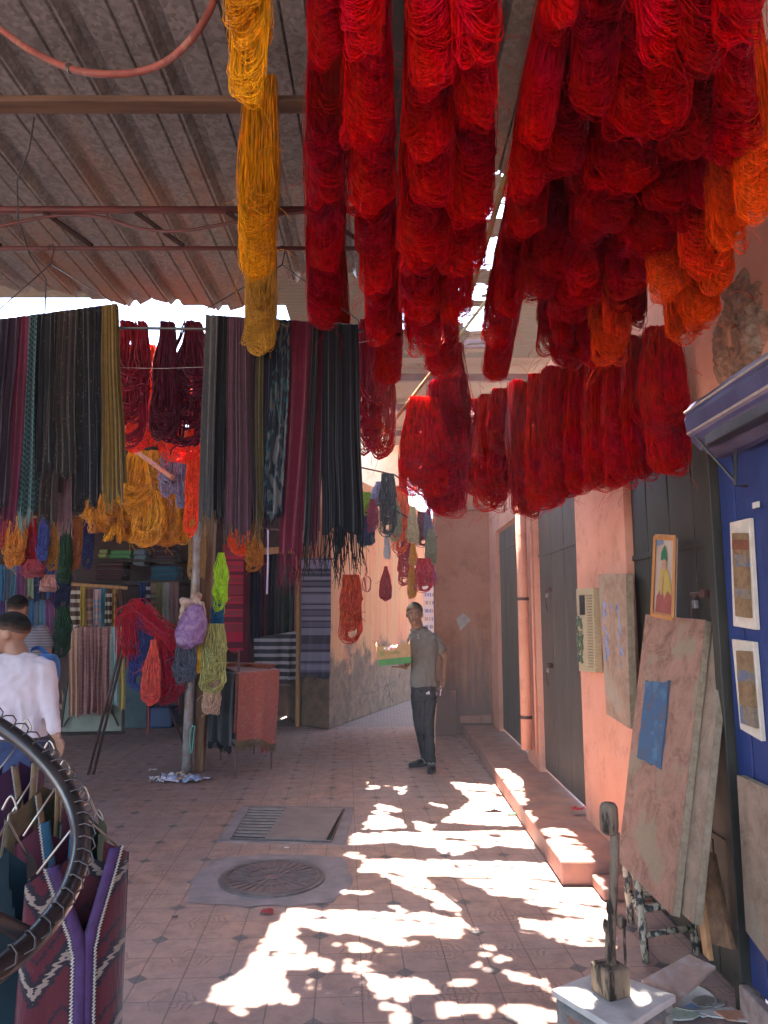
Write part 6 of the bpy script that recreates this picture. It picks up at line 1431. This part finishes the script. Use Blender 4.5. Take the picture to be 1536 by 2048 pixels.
loft(b, [(Wp(30, 1478), .185, .125, .15), (Wp(32, 1460), .180, .125, .15), (Wp(34, 1420), .172, .125, .15), (Wp(36, 1380), .195, .13, .15), (Wp(38, 1350), .205, .13, .15), (Wp(38, 1330), .19, .115, .15), (Wp(38, 1316), .13, .09, .15), (Wp(38, 1306), .085, .075, .15)], 28)
cap_(b, Wp(85, 1338), Wp(99, 1402, Yw - .02), .074, .058); cap_(b, Wp(99, 1402, Yw - .02), Wp(109, 1458, Yw - .05), .057, .040)
cap_(b, Wp(-12, 1338), Wp(-20, 1402), .074, .056); cap_(b, Wp(-20, 1402), Wp(-40, 1440, Yw - .2), .056, .042)
TOP = mk('white_jersey', (.50, .43, .46), (.43, .37, .40), .85, 5, 0, .2, .5)
tp_ = fuse(b, 'white_top', TOP, mw, .010, 3, .013)
mm = TOP.node_tree; pb = mm.nodes['Principled BSDF']; 
b = MB()
loft(b, [(Wp(34, 1540), .18, .13, .15), (Wp(32, 1500), .185, .135, .15), (Wp(32, 1470), .178, .125, .15)])
kneeL, kneeR = Vector((Wp(8, 1600).x, Yw + .02, .50)), Vector((Wp(62, 1600).x, Yw - .05, .50))
cap_(b, Wp(10, 1545), kneeL, .095, .07); cap_(b, kneeL, Vector((kneeL.x - .02, Yw + .06, .07)), .068, .055); cap_(b, Wp(58, 1545), kneeR, .095, .07); cap_(b, kneeR, Vector((kneeR.x + .02, Yw, .07)), .068, .055)
fuse(b, 'jeans', mk('blue_denim', (.035, .05, .11), (.02, .03, .07), .85, 10, 0, .2, .4), mw, .011, 3, .01)
for kx, ky in ((kneeL.x - .02, Yw + .05), (kneeR.x + .02, Yw)):
    b = MB()
    for y_, w_, h_ in ((.03, .045, .05), (-.04, .045, .045), (-.10, .045, .035), (-.15, .040, .03)): b.ell((kx + y_ * .8, ky, .045), (.055, w_, h_), 12, 8)
    fuse(b, 'shoe', mk('brown_shoe', (.06, .035, .02)), mw, .009, 2)
b = MB(); loft(b, [(Wp(33, 1478), .178, .128, .15), (Wp(33, 1472), .180, .13, .15)]); b.build('belt', mk('leather_belt', (.04, .025, .015)), mw)
# person behind in a grey tee
Yg = 6.6
def Gp(u, v, y=Yg): return PX(u, v, y)
mg = thing('person', 'person in a grey striped T-shirt browsing with their back turned, behind the man in white', 'person', (Gp(55, 1300).x, Yg, 0))
hc = Gp(37, 1218); b = MB(); rt = head_shape(b, hc, .24, R(170)); cap_(b, hc, Gp(46, 1252), .055, .062)
loft(b, [(Gp(55, 1300), .14, .1, 0), (Gp(52, 1265), .13, .08, 0), (Gp(48, 1250), .055, .055, 0)])
cap_(b, Gp(88, 1262), Gp(94, 1305), .048, .042); cap_(b, Gp(94, 1305), Gp(90, 1330, Yg + .15), .040, .03); hand(b, Gp(90, 1330, Yg + .15), (0, 1, -.3), 1, (0, 0, -1), .4)
cap_(b, Gp(18, 1262), Gp(12, 1305), .048, .042); cap_(b, Gp(12, 1305), Gp(18, 1330, Yg + .15), .040, .03); hand(b, Gp(18, 1330, Yg + .15), (0, 1, -.3), -1, (0, 0, -1), .4)
fuse(b, 'body', SKIN2, mg, .010, 3); hair_cap(hc, .24, rt, mg, HAIR, .05, 0)
b = MB(); loft(b, [(Gp(55, 1400), .19, .12, 0), (Gp(55, 1350), .19, .12, 0), (Gp(54, 1290), .20, .12, 0), (Gp(53, 1264), .19, .10, 0), (Gp(50, 1252), .10, .07, 0)], 24)
cap_(b, Gp(84, 1264), Gp(93, 1288), .066, .062); cap_(b, Gp(22, 1264), Gp(14, 1288), .066, .062)
m, t, bb = nodes('grey_stripe_jersey', .9, 0, .2); sp = N(t, 'SeparateXYZ'); L(t, coord(t), sp.inputs[0]); s = mth(t, 'GREATER_THAN', mth(t, 'SINE', mth(t, 'MULTIPLY', sp.outputs[2], 260)), .2); L(t, mixc(t, s, (.10, .09, .10), (.17, .15, .17)), bb.inputs['Base Color'])
fuse(b, 'striped_tee', m, mg, .012, 3)
b = MB(); k1, k2 = Vector((Gp(42, 1400).x, Yg, .5)), Vector((Gp(70, 1400).x, Yg, .5)); loft(b, [(Gp(55, 1420), .18, .12, 0), (Gp(55, 1395), .18, .12, 0)]); cap_(b, Gp(44, 1425), k1, .09, .065); cap_(b, k1, Vector((k1.x, Yg, .05)), .064, .05); cap_(b, Gp(68, 1425), k2, .09, .065); cap_(b, k2, Vector((k2.x, Yg, .05)), .064, .05)
fuse(b, 'trousers', mk('dark_trousers', (.03, .03, .035)), mg, .014, 3)
# blue bag between them
b = MB(); c = Gp(93, 1345, 5.2)
def pack(u, v):
    a = u * 6.283; th = v * math.pi; return c + Vector((.085 * math.copysign(abs(math.cos(a)) ** .6, math.cos(a)) * math.sin(th) ** .5, .09 * math.sin(a) * math.sin(th) ** .5, .13 * math.cos(th)))
b.grid(pack, 24, 16); bp_ = b.build('shoulder_bag', mk('azure_nylon', (.012, .10, .30), (.01, .07, .22), .6, 8), loc=c, smooth=True); tag(bp_, 'bright blue bag between the man in white and the person in grey', 'bag')
b = MB(); b.tube(smooth_pts([c + Vector((-.05, -.03, .10)), c + Vector((-.10, -.04, .15)), c + Vector((-.07, .01, .17)), c + Vector((-.0, .03, .11))]), .018, 6, squash=.3); b.build('strap', MATS['azure_nylon'], bp_)
# ================================================================ GARMENT RACK, BOTTOM LEFT
rc = Vector((-.85, 1.01, 1.41)); rn = Vector((.38, -.17, .91)).normalized(); RR = .437
e1 = (PX(0, 1440, 1.45) - rc).normalized(); e1 = (e1 - rn * e1.dot(rn)).normalized(); e2 = rn.cross(e1)
def RP(a, r=RR, h=0): return rc + e1 * (r * math.cos(a)) + e2 * (r * math.sin(a)) + rn * h
gr = thing('garment_rack', 'black circular garment rack with a wire coil at the bottom left', 'rack', (rc.x, rc.y, 0))
b = MB(); b.tube([RP(6.283 * k / 96) for k in range(96)], .0145, 14, closed=True); b.build('ring', mk('gloss_black_tube', (.016, .014, .014), (.035, .025, .022), .28, 14, .3, .7, .1), gr, smooth=True)
b = MB(); P = []
nt_ = 84
for k in range(nt_ * 6):
    a = 6.283 * k / (nt_ * 6); g_ = 6.283 * k / 6
    P.append(RP(a, RR + .013 * math.cos(g_) + .004, .017 + .009 * math.sin(g_)))
b.tube(P, .0014, 6, closed=True); b.build('wire_coil', BLACKM, gr, smooth=True)
b = MB()
for k in range(4): b.tube([rc - rn * .0, RP(.15 + 6.283 * k / 4, RR - .014)], .0105, 10)
b.build('spoke', MATS['gloss_black_tube'], gr, smooth=True)
b = MB(); b.tube([(rc.x, rc.y, .0), rc + Vector((0, 0, .02))], .02, 12); b.tube([(rc.x, rc.y, 0), (rc.x, rc.y, .03)], [.25, .05], 24); b.build('stand', MATS['gloss_black_tube'], gr)
def angle_at(u, v):
    best = min(range(720), key=lambda k: (lambda q: (q[0] - u) ** 2 + (q[1] - v) ** 2)(proj(RP(6.283 * k / 720)))); return 6.283 * best / 720
def proj(P):
    q = P - CAM; d = q.y * math.cos(PITCH) + q.z * math.sin(PITCH); w_ = -q.y * math.sin(PITCH) + q.z * math.cos(PITCH); return 768 + F * q.x / d, 1024 - F * w_ / d
def ikat_mat(name, c1, c2, c3, scl=9):
    m, t, b = nodes(name, .9, 0, .15); b.inputs['Sheen Weight'].default_value = .3; co = coord(t, (1, 1, 1)); sp = N(t, 'SeparateXYZ'); L(t, co, sp.inputs[0])
    z = mth(t, 'ADD', mth(t, 'MULTIPLY', sp.outputs[2], scl), mth(t, 'MULTIPLY', mth(t, 'ABSOLUTE', mth(t, 'SUBTRACT', mth(t, 'FRACT', mth(t, 'MULTIPLY', sp.outputs[0], scl * .9)), .5)), 1.6))
    z = mth(t, 'ADD', z, mth(t, 'MULTIPLY', fnoise(t, coord(t, (1, 1, 8)), 30, 2), .5)); f = mth(t, 'FRACT', mth(t, 'MULTIPLY', z, .55))
    c = ramp(t, f, [(0, c1), (.30, c3), (.40, c2), (.50, c3), (.62, c1), (.8, c3), (.86, c1)], 'CONSTANT')
    msk = fnoise(t, co, 3.2, 2, .5); c = mixc(t, mth(t, 'GREATER_THAN', msk, .66), c, c1)
    L(t, c, b.inputs['Base Color']); bump(t, b, fnoise(t, coord(t, (1, 1, .2)), 140, 2), .5, .003); return m
def garment(label, u, v, top_pts, bot_pts, mat, seed, coatmat=None, fold=3):
    """a hanging kaftan: shoulders slope from the hanger, body falls in folds"""
    a = angle_at(u, v); P0 = RP(a) - Vector((0, 0, .0))
    return P0
def kaftan(label, hang, L_sh, R_sh, length, mat, trim, seed, neck=.22, trimmat=None, thick=.06, bandmat=None, vlen=.45, hangmat=WIRE, flare=.12):
    """hang: hook point; L_sh/R_sh: shoulder ends"""
    root = thing('kaftan', label, 'kaftan', hang)
    L_sh, R_sh = Vector(L_sh), Vector(R_sh); ax = (R_sh - L_sh); mid = (L_sh + R_sh) / 2; n_ = ax.cross(Vector((0, 0, 1))).normalized()
    if n_.dot(CAM - mid) < 0: n_ = -n_
    nk = mid + Vector((0, 0, .05))
    rd = random.Random(seed); ph = rd.uniform(0, 6)
    def top(u):
        p = L_sh.lerp(R_sh, u); p.z += .055 * (1 - abs(u - .5) * 2); return p
    def surf(side, u, v):
        p = top(u); dn = v * length
        fl = (u - .5) * flare * v * ax.length / .4
        bulge = thick * math.sin(math.pi * min(1, max(0, u))) ** .5 * (.35 + .65 * min(1, v * 3))
        fold = .014 * v * math.sin(u * 16 + ph + 1.5 * v) + .02 * v * math.sin(u * 7 + ph * 2)
        gap = 0
        return p + ax.normalized() * fl + n_ * side * (bulge + fold * .9) - Vector((0, 0, dn))
    ns = 30; nv = 34; b = MB(); vs = []; fs = []
    for side in (1, -1):
        base = len(vs)
        for j in range(nv + 1):
            for i in range(ns + 1): vs.append(surf(side, i / ns, j / nv))
        for j in range(nv):
            for i in range(ns):
                uc, vc = (i + .5) / ns, (j + .5) / nv * length
                if side == 1 and vc < vlen and abs(uc - .5) < neck * (1 - vc / vlen) * .5 + .004: continue
                if side == -1 and vc < .05 and abs(uc - .5) < neck * .5: continue
                q = (base + j*(ns+1)+i, base + j*(ns+1)+i+1, base + (j+1)*(ns+1)+i+1, base + (j+1)*(ns+1)+i); fs.append(q)
    for side_i in (0, ns):
        for j in range(nv):
            o_ = (ns + 1) * (nv + 1); fs.append((j*(ns+1)+side_i, (j+1)*(ns+1)+side_i, o_+(j+1)*(ns+1)+side_i, o_+j*(ns+1)+side_i))
    b.add(vs, fs); g_ = b.build('robe', mat, root, smooth=True)
    # trim along the neck opening and down the front
    if trimmat:
        for wdt_, mt, nm, off in ((.020, trimmat, 'trim', .004), ):
            for sgn in (-1, 1):
                P = []
                for k in range(26):
                    v = k / 25 * min(1, (vlen + .22) / length); vc = v * length; P.append(surf(1, .5 + sgn * (neck * .5 * max(0, 1 - vc / vlen) + (.035 if vc > vlen - .02 else .022)), v) + n_ * off)
                b = MB(); w2 = ax.normalized() * wdt_
                b.grid(lambda u, v: P[min(25, round(v * 25))] + w2 * (u - .5) + n_ * (.003 * math.sin(u * math.pi)), 3, 25)
                o_ = b.build(nm, mt, root, smooth=True); m = o_.modifiers.new('s', 'SOLIDIFY'); m.thickness = .003
                b = MB(); Q = [p + w2 * (.62 * sgn) + n_ * .003 + (w2 * (.10 if k % 2 else -.10)) for k, p in enumerate(sum([[P[i].lerp(P[min(i+1, 25)], f / 6) for f in range(6)] for i in range(25)], []))]
                b.tube(Q, .0020, 4, cap=False); b.build('stitching', mk('pale_stitch', (.42, .40, .34), bmp=0), root)
    # wire hanger
    b = MB(); c = nk + Vector((0, 0, .035)); b.tube([top(.1) + Vector((0, 0, .0)), c, top(.9) + Vector((0, 0, .0))], .0022, 6); b.tube(smooth_pts([c, c.lerp(hang, .6), hang + Vector((.012, 0, .0)), hang + Vector((0, 0, .024)), hang + Vector((-.014, 0, .0))]), .0022, 6); b.build('hanger', hangmat, root, smooth=True)
    return root
K1 = ikat_mat('maroon_ikat', (.055, .009, .014), (.17, .135, .11), (.012, .010, .016), 15)
PURP = mk('purple_braid', (.045, .02, .085), (.028, .012, .05), .8, 60)
kaftan('maroon ikat kaftan with purple braid down the front, nearest on the rack', D(166, 1600, 1.32), D(50, 1770, 1.16), D(258, 1704, 1.28), 1.15, K1, True, 1, neck=.56, trimmat=PURP, vlen=.17, thick=.05, flare=.03)
K2 = mk('plum_velvet', (.07, .02, .065), (.04, .012, .04), .8, 4, bmp=.3)
kaftan('wine velvet kaftan with turquoise braid, second on the rack', D(128, 1545, 1.42), D(30, 1690, 1.36), D(176, 1640, 1.50), 1.0, mk('wine_velvet', (.08, .013, .026), (.04, .008, .018), .85, 4), True, 2, neck=.4, trimmat=mk('turquoise_braid', (.015, .10, .17), (.01, .07, .12), .7, 60), vlen=.25, thick=.05)
kaftan('olive brocade kaftan with a tan band, third on the rack', D(98, 1505, 1.55), D(10, 1640, 1.50), D(132, 1590, 1.75), 1.0, mk('olive_brocade', (.10, .075, .035), (.045, .04, .02), .8, 22, c3=(.12, .09, .05)), True, 3, neck=.3, trimmat=mk('tan_band', (.20, .13, .06), (.14, .09, .04), .8, 30), vlen=.22, thick=.05)
kaftan('purple kaftan with a sand collar band, farthest on the rack', D(52, 1460, 1.75), D(-30, 1570, 1.70), D(88, 1548, 1.90), 1.0, K2, True, 4, neck=.3, trimmat=mk('sand_band', (.22, .16, .085), (.15, .11, .06), .8, 30), vlen=.2, thick=.05)
kaftan('bottle green kaftan behind the maroon one', D(196, 1640, 1.75), D(120, 1650, 1.62), D(212, 1660, 1.85), .95, mk('green_velvet', (.035, .09, .06), (.02, .05, .035), .8, 5), False, 5, neck=.3, trimmat=None, vlen=.2, thick=.05)
kaftan('dark teal kaftan at the very left edge', D(20, 1620, 1.30), D(-60, 1760, 1.15), D(70, 1735, 1.32), 1.1, mk('teal_velvet', (.015, .05, .065), (.01, .025, .035), .8, 5, c3=(.03, .06, .14)), False, 6, neck=.3, trimmat=None, vlen=.2, thick=.06)

# ================================================================ HAZE
b = MB(); b.box((-12, -3, -1), (8, 45, 9)); hz = b.build('haze', [])
m = bpy.data.materials.new('dusty_air'); m.use_nodes = True; t = m.node_tree; t.nodes.clear()
o_ = t.nodes.new('ShaderNodeOutputMaterial'); pv = t.nodes.new('ShaderNodeVolumePrincipled'); pv.inputs['Color'].default_value = (.92, .93, 1, 1); pv.inputs['Density'].default_value = .0026; pv.inputs['Anisotropy'].default_value = .3
t.links.new(pv.outputs[0], o_.inputs['Volume']); hz.data.materials.append(m); hz['kind'] = 'stuff'  # HAZE
